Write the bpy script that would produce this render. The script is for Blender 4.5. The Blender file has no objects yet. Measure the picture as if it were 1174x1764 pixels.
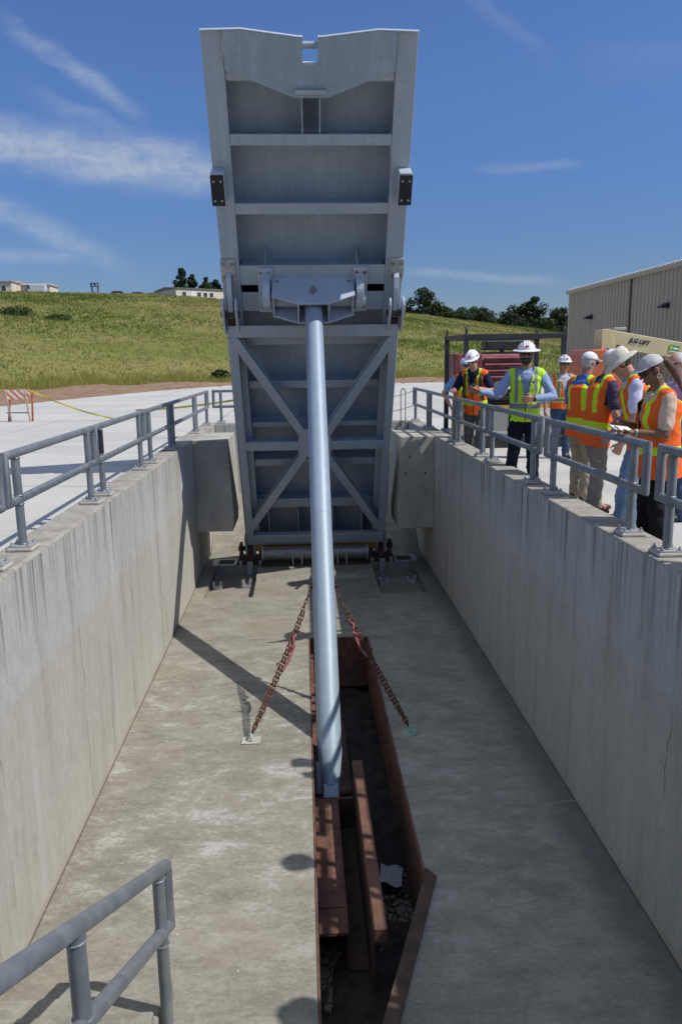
import bpy, bmesh, math, random
import numpy as np
from mathutils import Vector, Matrix, Euler
R_ = math.radians
random.seed(7); rng = np.random.default_rng(7)
scene = bpy.context.scene
COL = scene.collection

# ---------------------------------------------------------------- camera
cam_d = bpy.data.cameras.new('camera'); cam_o = bpy.data.objects.new('camera', cam_d); COL.objects.link(cam_o)
CF = Vector((0.04696876, 0.97976998, -0.19453722)); CR = Vector((0.99863251, -0.0505332, -0.01339785)); CU = Vector((0.0229574, 0.19364191, 0.98080363))
cam_o.matrix_world = Matrix(((CR.x, CU.x, -CF.x, 0), (CR.y, CU.y, -CF.y, 0), (CR.z, CU.z, -CF.z, 1.43), (0, 0, 0, 1)))
cam_d.sensor_fit = 'VERTICAL'; cam_d.sensor_height = 36.0; cam_d.sensor_width = 24.0
cam_d.lens = 1314.6 / 1764 * 36.0
cam_d.clip_start = 0.05; cam_d.clip_end = 3000
scene.camera = cam_o

# ---------------------------------------------------------------- sky, sun, exposure
SUN = Vector((0.74, -0.25, 1.0)).normalized()
SUN_EL = math.asin(SUN.z); SUN_ROT = math.atan2(SUN.x, SUN.y)
world = bpy.data.worlds.new('World'); scene.world = world; world.use_nodes = True
W = world.node_tree; W.nodes.clear()
class NT:
    """tiny node-graph writer"""
    def __init__(s, tree): s.t = tree
    def n(s, kind, **kw):
        nd = s.t.nodes.new(kind)
        for k, v in kw.items(): setattr(nd, k, v)
        return nd
    def l(s, a, b): s.t.links.new(a, b)
    def put(s, sock, v):
        if isinstance(v, bpy.types.NodeSocket): s.l(v, sock)
        elif v is not None: sock.default_value = v
    def m(s, op, a, b=None, c=None, clamp=False):
        nd = s.n('ShaderNodeMath', operation=op, use_clamp=clamp)
        for i, v in enumerate((a, b, c)):
            if v is not None: s.put(nd.inputs[i], v)
        return nd.outputs[0]
    def mix(s, f, a, b, blend='MIX'):
        nd = s.n('ShaderNodeMix', data_type='RGBA', blend_type=blend)
        s.put(nd.inputs[0], f)
        for i, v in ((6, a), (7, b)):
            s.put(nd.inputs[i], (v + (1,)) if isinstance(v, tuple) and len(v) == 3 else v)
        return nd.outputs[2]
    def noise(s, vec, scale, detail=4, rough=0.55, dist=0.0):
        nd = s.n('ShaderNodeTexNoise'); s.put(nd.inputs['Vector'], vec)
        nd.inputs['Scale'].default_value = scale; nd.inputs['Detail'].default_value = detail
        nd.inputs['Roughness'].default_value = rough; nd.inputs['Distortion'].default_value = dist
        return nd.outputs['Fac']
    def mapr(s, v, a, b, c=0.0, d=1.0):
        nd = s.n('ShaderNodeMapRange'); nd.interpolation_type = 'SMOOTHSTEP'
        s.put(nd.inputs[0], v)
        for i, x in ((1, a), (2, b), (3, c), (4, d)): s.put(nd.inputs[i], x)
        return nd.outputs[0]
    def scale(s, vec, v):
        nd = s.n('ShaderNodeMapping'); s.put(nd.inputs['Vector'], vec); nd.inputs['Scale'].default_value = v
        return nd.outputs[0]
    def xyz(s, vec):
        nd = s.n('ShaderNodeSeparateXYZ'); s.put(nd.inputs[0], vec); return nd.outputs
    def bump(s, h, strength=0.3, dist=0.02):
        nd = s.n('ShaderNodeBump'); s.put(nd.inputs['Height'], h); nd.inputs['Strength'].default_value = strength
        nd.inputs['Distance'].default_value = dist; return nd.outputs[0]
w_ = NT(W)
sky = w_.n('ShaderNodeTexSky', sky_type='NISHITA'); sky.sun_disc = False
sky.sun_elevation = SUN_EL; sky.sun_rotation = SUN_ROT
sky.altitude = 100; sky.air_density = 1.0; sky.dust_density = 0.35; sky.ozone_density = 3.0
tc = w_.n('ShaderNodeTexCoord'); X, Y, Z = w_.xyz(tc.outputs['Generated'])
yy = w_.m('MAXIMUM', Y, 0.05); u = w_.m('DIVIDE', X, yy); v = w_.m('DIVIDE', Z, yy)
cmb = w_.n('ShaderNodeCombineXYZ'); w_.l(u, cmb.inputs[0]); w_.l(v, cmb.inputs[1])
warp = w_.m('SUBTRACT', w_.noise(w_.scale(cmb.outputs[0], (7, 16, 1)), 1.0, 5, 0.6), 0.5)
fine = w_.noise(w_.scale(cmb.outputs[0], (14, 60, 1)), 1.0, 6, 0.62, 0.6)
streak = w_.noise(w_.scale(cmb.outputs[0], (30, 34, 1)), 1.0, 6, 0.65, 1.2)
def cloud(a, b, half_up, half_dn, u0, u1, edge, amt, wob=0.03):
    """a band v = a + b*u, fading at u0/u1"""
    d = w_.m('SUBTRACT', v, w_.m('MULTIPLY_ADD', u, b, a))
    d = w_.m('MULTIPLY_ADD', warp, wob, d)
    up = w_.m('SUBTRACT', 1.0, w_.mapr(d, 0.0, half_up)); dn = w_.mapr(d, -half_dn, 0.0)
    ends = w_.m('MULTIPLY', w_.mapr(u, u0 - edge, u0 + edge), w_.mapr(u, u1 + edge, u1 - edge))
    return w_.m('MULTIPLY', w_.m('MULTIPLY', w_.m('MULTIPLY', up, dn), ends), amt)
dens = [cloud(0.208, -0.135, 0.040, 0.034, -0.9, -0.25, 0.09, 1.0, 0.04),
        cloud(0.213, -0.135, 0.044, 0.042, -0.9, -0.08, 0.06, 1.0, 0.05),
        cloud(0.160, -0.70, 0.020, 0.026, -0.325, -0.195, 0.03, 0.52, 0.06),
        cloud(0.18, -0.45, 0.012, 0.03, -0.30, -0.20, 0.04, 0.3, 0.06),
        cloud(0.012, -0.47, 0.03, 0.02, -0.9, -0.235, 0.05, 0.60, 0.04),
        cloud(0.116, -0.05, 0.012, 0.012, -0.9, -0.25, 0.06, 0.42, 0.03),
        cloud(0.113, -0.045, 0.009, 0.009, 0.14, 0.32, 0.03, 0.42, 0.02),
        cloud(0.232, 0.0, 0.010, 0.010, 0.23, 0.345, 0.02, 0.30, 0.03),
        cloud(0.55, -0.6, 0.012, 0.03, 0.19, 0.30, 0.03, 0.14, 0.05),
        cloud(0.36, 0.0, 0.03, 0.05, 0.36, 0.50, 0.04, 0.10, 0.06)]
tot = dens[0]
for d in dens[1:]: tot = w_.m('MAXIMUM', tot, d)
fb = w_.mapr(w_.m('ADD', w_.m('MULTIPLY', fine, 0.5), w_.m('MULTIPLY', streak, 0.5)), 0.28, 0.68)
cl = w_.m('MULTIPLY', tot, w_.m('MULTIPLY_ADD', fb, 0.68, 0.34), clamp=True)
cl = w_.m('MULTIPLY', cl, w_.mapr(Y, 0.1, 0.3))
hsv = w_.n('ShaderNodeHueSaturation'); hsv.inputs['Saturation'].default_value = 1.22; hsv.inputs['Value'].default_value = 1.0
w_.l(sky.outputs[0], hsv.inputs['Color'])
tint = w_.mix(1.0, hsv.outputs[0], w_.mix(w_.mapr(Z, 0.05, 0.40), (0.88, 0.95, 1.22), (0.98, 0.84, 0.98)), 'MULTIPLY')
low = w_.mapr(Z, 0.02, 0.40, 0.445, 0.90)                 # clear dry air: the blue stays deep towards the horizon
sc_ = w_.n('ShaderNodeVectorMath', operation='SCALE'); w_.l(tint, sc_.inputs[0]); w_.l(low, sc_.inputs['Scale'])
overhead_fill = w_.m('MULTIPLY', w_.mapr(Z, 0.50, 0.78), w_.mapr(w_.noise(w_.scale(tc.outputs['Generated'], (2, 3, 2)), 1.0, 5, 0.6), 0.25, 0.6, 0.45, 0.85))
base_sky = w_.mix(overhead_fill, sc_.outputs[0], (3.7, 4.4, 5.6))   # unseen bright layer overhead, added to fill the shade
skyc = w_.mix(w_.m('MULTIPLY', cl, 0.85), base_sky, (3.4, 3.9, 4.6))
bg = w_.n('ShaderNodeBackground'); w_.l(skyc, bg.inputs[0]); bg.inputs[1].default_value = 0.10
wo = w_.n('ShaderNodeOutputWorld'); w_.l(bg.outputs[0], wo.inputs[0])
sun_d = bpy.data.lights.new('sun', 'SUN'); sun_d.energy = 3.15; sun_d.angle = R_(0.53); sun_d.color = (1.0, 0.96, 0.89)
sun_o = bpy.data.objects.new('sun', sun_d); COL.objects.link(sun_o); sun_o.rotation_euler = SUN.to_track_quat('Z', 'Y').to_euler(); sun_o.location = (30, -10, 40)
vs = scene.view_settings; vs.view_transform = 'Standard'; vs.look = 'None'; vs.gamma = 1.0; vs.use_curve_mapping = False; vs.exposure = 0.42
scene.cycles.max_bounces = 8; scene.cycles.diffuse_bounces = 6; scene.cycles.use_denoising = True

# ---------------------------------------------------------------- materials
def new_mat(name):
    m = bpy.data.materials.new(name); m.use_nodes = True; t = NT(m.node_tree)
    b = m.node_tree.nodes['Principled BSDF']; return m, t, b
def mat(name, c, c2=None, rough=0.6, metal=0.0, scale=6.0, stretch=(1, 1, 1), lo=0.35, hi=0.65, bump=0.0, bscale=40.0, bdist=0.01, coat=0.0, detail=5, spec=0.5):
    m, t, b = new_mat(name)
    tcn = t.n('ShaderNodeTexCoord').outputs['Object']
    if c2 is not None:
        f = t.mapr(t.noise(t.scale(tcn, stretch), scale, detail, 0.6), lo, hi)
        t.l(t.mix(f, c, c2), b.inputs['Base Color'])
    else: b.inputs['Base Color'].default_value = c + (1,)
    b.inputs['Roughness'].default_value = rough; b.inputs['Metallic'].default_value = metal
    b.inputs['Specular IOR Level'].default_value = spec
    if coat: b.inputs['Coat Weight'].default_value = coat
    if bump: t.l(t.bump(t.noise(t.scale(tcn, stretch), bscale, 4, 0.6), bump, bdist), b.inputs['Normal'])
    return m

def concrete_wall():
    m, t, b = new_mat('cast_concrete_wall')
    g = t.n('ShaderNodeNewGeometry').outputs['Position']; x, y, z = t.xyz(g)
    big = t.noise(g, 0.9, 5, 0.6); sp = t.noise(t.scale(g, (1, 1, 0.6)), 11, 9, 0.78); gr = t.noise(g, 80, 4, 0.8)
    zz = t.m('MULTIPLY_ADD', t.m('SUBTRACT', big, 0.5), 0.03, z)
    lower = t.mapr(zz, -0.93, -0.885, 1, 0)
    up = t.mix(t.mapr(sp, 0.3, 0.7), (0.375, 0.375, 0.355), (0.465, 0.46, 0.435))
    lw = t.mix(t.mapr(sp, 0.3, 0.7), (0.375, 0.359, 0.312), (0.452, 0.436, 0.385))
    c = t.mix(lower, up, lw)
    # pale bloom, broad vertical washes
    wash = t.noise(t.scale(g, (2.2, 2.2, 0.25)), 1.0, 5, 0.65)
    c = t.mix(t.m('MULTIPLY', t.mapr(wash, 0.5, 0.75), 0.7), c, (0.50, 0.50, 0.49))
    c = t.mix(t.m('MULTIPLY', t.mapr(wash, 0.48, 0.28), 0.65), c, (0.28, 0.265, 0.22))
    c = t.mix(t.m('MULTIPLY', t.mapr(gr, 0.46, 0.30), 0.4), c, (0.20, 0.19, 0.165)); c = t.mix(t.m('MULTIPLY', t.mapr(gr, 0.56, 0.70), 0.35), c, (0.54, 0.53, 0.50))
    st_ = t.m('MULTIPLY', t.mapr(t.noise(t.scale(g, (4.5, 4.5, 0.35)), 1.0, 6, 0.72), 0.54, 0.66), t.mapr(t.noise(g, 0.8, 3), 0.45, 0.6)); c = t.mix(t.m('MULTIPLY', st_, 0.5), c, (0.235, 0.22, 0.185))
    # rain drips from the coping
    dr = t.noise(t.scale(g, (9, 9, 0.12)), 1.0, 4, 0.7); dr2 = t.noise(t.scale(g, (30, 30, 0.25)), 1.0, 3, 0.7)
    ln = t.noise(t.scale(g, (1.3, 1.3, 0.0)), 1.0, 2, 0.5)
    reach = t.mapr(z, t.m('MULTIPLY_ADD', ln, -2.2, 0.25), 0.0)
    s1 = t.m('MULTIPLY', t.mapr(dr, 0.52, 0.66), reach); s2 = t.m('MULTIPLY', t.mapr(dr2, 0.53, 0.66), t.mapr(z, t.m('MULTIPLY_ADD', ln, -1.3, 0.0), 0.02))
    c = t.mix(t.m('MULTIPLY', s1, 0.72), c, (0.115, 0.105, 0.08)); c = t.mix(t.m('MULTIPLY', s2, 0.8), c, (0.13, 0.12, 0.10))
    # dark pores / bug holes
    vo = t.n('ShaderNodeTexVoronoi'); vo.inputs['Scale'].default_value = 16; t.l(t.scale(g, (1, 1, 0.6)), vo.inputs['Vector'])
    pore = t.m('MULTIPLY', t.mapr(vo.outputs['Distance'], 0.13, 0.03), t.mapr(t.noise(g, 3.0, 2), 0.5, 0.62))
    c = t.mix(t.m('MULTIPLY', pore, 0.6), c, (0.12, 0.12, 0.11))
    # shrinkage cracks: thin wandering vertical lines, one every couple of metres
    wob = t.m('MULTIPLY', t.m('SUBTRACT', t.noise(t.scale(g, (0, 0.6, 1.6)), 1.0, 4, 0.6), 0.5), 0.22)
    fy = t.m('ABSOLUTE', t.m('SUBTRACT', t.m('FRACT', t.m('DIVIDE', t.m('ADD', y, wob), 1.93)), 0.5))
    crack = t.m('MULTIPLY', t.mapr(fy, 0.006, 0.0015), t.mapr(t.noise(t.scale(g, (1, 1, 1.4)), 1.2, 2), 0.40, 0.55))
    c = t.mix(t.m('MULTIPLY', crack, 0.75), c, (0.13, 0.12, 0.095))
    c = t.mix(t.m('MULTIPLY', t.mapr(t.m('MULTIPLY_ADD', t.m('SUBTRACT', sp, 0.5), 0.05, z), -2.630, -2.650), 0.8), c, (0.41, 0.385, 0.315))   # mortar fillet along the foot
    # weathered coping top
    nz = t.xyz(t.n('ShaderNodeNewGeometry').outputs['True Normal'])[2]
    tp_ = t.mix(t.mapr(t.noise(g, 5, 6, 0.7), 0.35, 0.65), (0.255, 0.235, 0.195), (0.375, 0.355, 0.31))
    tp_ = t.mix(t.m('MULTIPLY', t.mapr(t.noise(g, 14, 5, 0.75), 0.55, 0.68), 0.5), tp_, (0.15, 0.135, 0.11))
    c = t.mix(t.m('GREATER_THAN', nz, 0.3), c, tp_)
    # damp foot
    c = t.mix(t.m('MULTIPLY', t.mapr(t.m('MULTIPLY_ADD', big, -0.35, z), -2.80, -2.92), 0.35), c, (0.24, 0.22, 0.17))
    t.l(c, b.inputs['Base Color']); b.inputs['Roughness'].default_value = 0.9; b.inputs['Specular IOR Level'].default_value = 0.2
    t.l(t.bump(t.m('ADD', t.noise(g, 30, 5, 0.7), t.m('MULTIPLY', pore, -1.0)), 0.25, 0.006), b.inputs['Normal'])
    return m
def concrete_floor():
    m, t, b = new_mat('channel_floor_concrete')
    g = t.n('ShaderNodeNewGeometry').outputs['Position']; x, y, z = t.xyz(g)
    n1 = t.noise(g, 0.75, 6, 0.62, 0.3); n2 = t.noise(t.scale(g, (2.0, 3.4, 1)), 1.3, 9, 0.74, 0.25); n3 = t.noise(t.scale(g, (1, 1.5, 1)), 21, 7, 0.8); n4 = t.noise(g, 95, 4, 0.8)
    br = t.noise(t.scale(g, (1.0, 9.0, 1)), 1.6, 6, 0.7, 0.2)
    f = t.m('ADD', t.m('ADD', t.m('MULTIPLY', n2, 0.42), t.m('MULTIPLY', n3, 0.30)), t.m('ADD', t.m('MULTIPLY', n1, 0.18), t.m('MULTIPLY', br, 0.10)))
    c = t.mix(t.mapr(f, 0.40, 0.60), (0.190, 0.176, 0.143), (0.335, 0.317, 0.270))
    c = t.mix(t.m('MULTIPLY', t.mapr(n4, 0.56, 0.70), 0.45), c, (0.44, 0.425, 0.38))
    c = t.mix(t.m('MULTIPLY', t.mapr(n4, 0.44, 0.30), 0.45), c, (0.11, 0.10, 0.085))
    # brownish dirt film and pale scoured patches half way along
    c = t.mix(t.m('MULTIPLY', t.mapr(n1, 0.52, 0.66), 0.45), c, (0.205, 0.170, 0.125))
    sc = t.m('MULTIPLY', t.mapr(t.m('MULTIPLY_ADD', n3, 0.35, n2), 0.70, 0.84), t.m('MULTIPLY', t.mapr(y, 4.2, 6.0), t.mapr(y, 11.5, 8.0)))
    c = t.mix(t.m('MULTIPLY', sc, 0.6), c, (0.46, 0.45, 0.42))
    # right side painted paler to lift its shade; darker along the wall feet
    shade_lift = t.m('MULTIPLY', t.mapr(t.m('MULTIPLY_ADD', n1, 0.5, x), 0.9, 1.5), t.mapr(y, 14.0, 11.5))
    c = t.mix(t.m('MULTIPLY', shade_lift, 0.75), c, t.mix(t.mapr(f, 0.41, 0.60), (0.255, 0.240, 0.190), (0.400, 0.380, 0.315)))
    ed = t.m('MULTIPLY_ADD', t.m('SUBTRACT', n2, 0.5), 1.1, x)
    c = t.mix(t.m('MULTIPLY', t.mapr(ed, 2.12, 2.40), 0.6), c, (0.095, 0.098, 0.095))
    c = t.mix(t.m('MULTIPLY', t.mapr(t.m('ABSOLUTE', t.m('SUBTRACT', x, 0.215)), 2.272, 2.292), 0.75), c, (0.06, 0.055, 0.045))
    # wandering hairline cracks
    for off, ph in ((6.45, 0.0), (9.1, 3.0)):
        wv = t.m('MULTIPLY_ADD', t.m('SUBTRACT', t.noise(t.scale(g, (1.3, 0.0, 0)), 1.0 + ph * 0.1, 5, 0.65), 0.5), 0.55, y)
        ck = t.m('MULTIPLY', t.mapr(t.m('ABSOLUTE', t.m('SUBTRACT', wv, off)), 0.012, 0.003), t.mapr(x, 0.9, 1.3))
        c = t.mix(t.m('MULTIPLY', ck, 0.55), c, (0.36, 0.35, 0.32))
    vo = t.n('ShaderNodeTexVoronoi'); vo.inputs['Scale'].default_value = 7.5; t.l(g, vo.inputs['Vector'])
    c = t.mix(t.m('MULTIPLY', t.mapr(vo.outputs['Distance'], 0.075, 0.05), t.mapr(t.noise(g, 2.1, 2), 0.5, 0.6)), c, (0.56, 0.55, 0.51))
    t.l(c, b.inputs['Base Color']); b.inputs['Roughness'].default_value = 0.9; b.inputs['Specular IOR Level'].default_value = 0.2
    t.l(t.bump(t.m('ADD', n3, t.m('MULTIPLY', n4, 0.5)), 0.45, 0.012), b.inputs['Normal'])
    return m
def concrete_deck():
    m, t, b = new_mat('deck_concrete')
    g = t.n('ShaderNodeNewGeometry').outputs['Position']; x, y, z = t.xyz(g)
    big = t.noise(g, 0.25, 6, 0.6); br = t.noise(t.scale(g, (0.25, 1.3, 1)), 1.0, 6, 0.7, 0.6); sp = t.noise(g, 20, 4, 0.7)
    c = t.mix(t.mapr(big, 0.3, 0.7), (0.44, 0.425, 0.39), (0.515, 0.50, 0.465))
    c = t.mix(t.m('MULTIPLY', t.mapr(br, 0.52, 0.30), 0.45), c, (0.30, 0.29, 0.27))
    c = t.mix(t.m('MULTIPLY', t.mapr(sp, 0.38, 0.30), 0.5), c, (0.28, 0.27, 0.25))
    # sawn contraction joints
    rot = t.m('MULTIPLY_ADD', x, 0.12, y)
    j1 = t.mapr(t.m('ABSOLUTE', t.m('SUBTRACT', t.m('FRACT', t.m('DIVIDE', rot, 4.3)), 0.5)), 0.006, 0.002)
    j2 = t.mapr(t.m('ABSOLUTE', t.m('SUBTRACT', t.m('FRACT', t.m('DIVIDE', x, 5.1)), 0.5)), 0.006, 0.002)
    c = t.mix(t.m('MULTIPLY', t.m('MAXIMUM', j1, j2), 0.7), c, (0.16, 0.155, 0.14))
    t.l(c, b.inputs['Base Color']); b.inputs['Roughness'].default_value = 0.9; b.inputs['Specular IOR Level'].default_value = 0.2
    t.l(t.bump(sp, 0.2, 0.006), b.inputs['Normal'])
    return m
def cracked_mud():
    m, t, b = new_mat('dry_cracked_mud')
    g = t.n('ShaderNodeNewGeometry').outputs['Position']
    wv = t.n('ShaderNodeVectorMath', operation='ADD'); t.l(g, wv.inputs[0])
    nz = t.n('ShaderNodeTexNoise'); t.l(g, nz.inputs['Vector']); nz.inputs['Scale'].default_value = 9; nz.inputs['Detail'].default_value = 4
    sc = t.n('ShaderNodeVectorMath', operation='SCALE'); t.l(nz.outputs['Color'], sc.inputs[0]); sc.inputs['Scale'].default_value = 0.07; t.l(sc.outputs[0], wv.inputs[1])
    vo = t.n('ShaderNodeTexVoronoi', feature='DISTANCE_TO_EDGE'); vo.inputs['Scale'].default_value = 13; t.l(wv.outputs[0], vo.inputs['Vector'])
    ck = t.mapr(vo.outputs['Distance'], 0.02, 0.07); f = t.noise(g, 30, 6, 0.75)
    c = t.mix(t.mapr(f, 0.35, 0.65), (0.155, 0.135, 0.108), (0.245, 0.22, 0.182)); c = t.mix(ck, (0.03, 0.026, 0.02), c)
    t.l(c, b.inputs['Base Color']); b.inputs['Roughness'].default_value = 0.95; b.inputs['Specular IOR Level'].default_value = 0.1
    t.l(t.bump(t.m('ADD', ck, t.m('MULTIPLY', f, 0.4)), 0.9, 0.03), b.inputs['Normal']); return m
def gate_paint(name, a, bcol, streak=0.5):
    m, t, b = new_mat(name)
    o = t.n('ShaderNodeTexCoord').outputs['Object']
    s1 = t.noise(t.scale(o, (10, 10, 0.5)), 1.0, 5, 0.65); s2 = t.noise(o, 2.2, 5, 0.6); s3 = t.noise(o, 40, 3, 0.6)
    c = t.mix(t.m('MULTIPLY', t.mapr(s1, 0.35, 0.7), streak), a, bcol)
    c = t.mix(t.m('MULTIPLY', t.mapr(s2, 0.5, 0.75), 0.35), c, tuple(min(1, k * 1.25) for k in bcol))
    c = t.mix(t.m('MULTIPLY', t.mapr(s3, 0.36, 0.28), 0.35), c, (0.15, 0.15, 0.15))
    s4 = t.m('MULTIPLY', t.mapr(t.noise(t.scale(o, (16, 16, 0.9)), 1.0, 5, 0.7), 0.60, 0.72), t.mapr(t.noise(o, 1.3, 4), 0.5, 0.62)); c = t.mix(t.m('MULTIPLY', s4, 0.2), c, (0.20, 0.15, 0.115))
    c = t.mix(t.m('MULTIPLY', t.mapr(t.noise(t.scale(o, (3, 3, 1.2)), 3.0, 8, 0.75), 0.54, 0.70), 0.3), c, tuple(min(1, k * 1.45) for k in bcol))
    t.l(c, b.inputs['Base Color']); b.inputs['Roughness'].default_value = 0.5; b.inputs['Metallic'].default_value = 0.12
    t.l(t.bump(s2, 0.08, 0.02), b.inputs['Normal'])
    return m
M = dict(
    wall=concrete_wall(), floor=concrete_floor(), deck=concrete_deck(),
    gate=gate_paint('zinc_grey_gate_paint', (0.32, 0.38, 0.43), (0.40, 0.455, 0.50)),
    gate_skin=gate_paint('zinc_grey_skin_plate', (0.265, 0.335, 0.395), (0.335, 0.40, 0.46), 0.6),
    gate_pale=gate_paint('zinc_grey_bright_casting', (0.40, 0.46, 0.53), (0.46, 0.51, 0.58), 0.3),
    strut=gate_paint('blue_grey_cylinder_paint', (0.25, 0.315, 0.385), (0.30, 0.365, 0.435), 0.7),
    galv=mat('galvanised_pipe', (0.165, 0.188, 0.208), (0.235, 0.258, 0.278), 0.45, 0.3, 7, (1, 1, 0.7), 0.34, 0.68, 0.10, 140, 0.003, detail=10),
    galv_light=mat('galvanised_plate', (0.33, 0.35, 0.36), (0.45, 0.46, 0.46), 0.5, 0.3, 14),
    bolt=mat('zinc_bolt', (0.36, 0.34, 0.30), (0.22, 0.19, 0.15), 0.5, 0.5, 30),
    bolt_rust=mat('rusting_bolt', (0.30, 0.15, 0.07), (0.18, 0.08, 0.04), 0.7, 0.2, 30),
    rust=mat('rusted_plate', (0.085, 0.042, 0.028), (0.185, 0.088, 0.060), 0.85, 0.05, 6, (1, 1, 1), 0.3, 0.7, 0.2, 40),
    rust_dark=mat('dark_rust_steel', (0.055, 0.038, 0.030), (0.11, 0.062, 0.040), 0.85, 0.1, 9, (1, 1, 1), 0.35, 0.65, 0.2, 40),
    rust_chain=mat('rusted_chain_steel', (0.06, 0.034, 0.023), (0.15, 0.065, 0.036), 0.85, 0.1, 22),
    pink=mat('faded_red_binder_paint', (0.30, 0.085, 0.095), (0.20, 0.045, 0.05), 0.6, 0.0, 12),
    pier=mat('weathered_pier_concrete', (0.30, 0.28, 0.23), (0.41, 0.39, 0.335), 0.9, 0, 2.2, (1, 1, 0.6), 0.3, 0.7, 0.3, 30),
    rubber=mat('black_rubber_pad', (0.012, 0.012, 0.013), (0.022, 0.022, 0.022), 0.75, 0, 20),
    black=mat('black_steel_paint', (0.012, 0.013, 0.016), (0.03, 0.03, 0.034), 0.45, 0.0, 6),
    yellow=mat('yellow_steel_paint', (0.62, 0.36, 0.02), (0.45, 0.25, 0.02), 0.5, 0, 8),
    steel=mat('bare_steel_roller', (0.17, 0.165, 0.15), (0.30, 0.29, 0.27), 0.42, 0.55, 5, (1, 6, 6), 0.3, 0.7, 0.1, 40),
    mud=cracked_mud(),
    mud_dark=mat('dark_pit_dirt', (0.022, 0.019, 0.015), (0.05, 0.043, 0.035), 0.95, 0, 6, (1, 1, 1), 0.35, 0.65, 0.8, 14, 0.04),  # nearly black dirt for the pit bed
    grout=mat('grout_pad', (0.44, 0.41, 0.35), (0.36, 0.34, 0.29), 0.9, 0, 14, (1, 1, 1), 0.35, 0.65, 0.3, 50),
    white_paint=mat('white_paint', (0.72, 0.72, 0.71), (0.80, 0.80, 0.80), 0.5, 0, 5),
)

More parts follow.
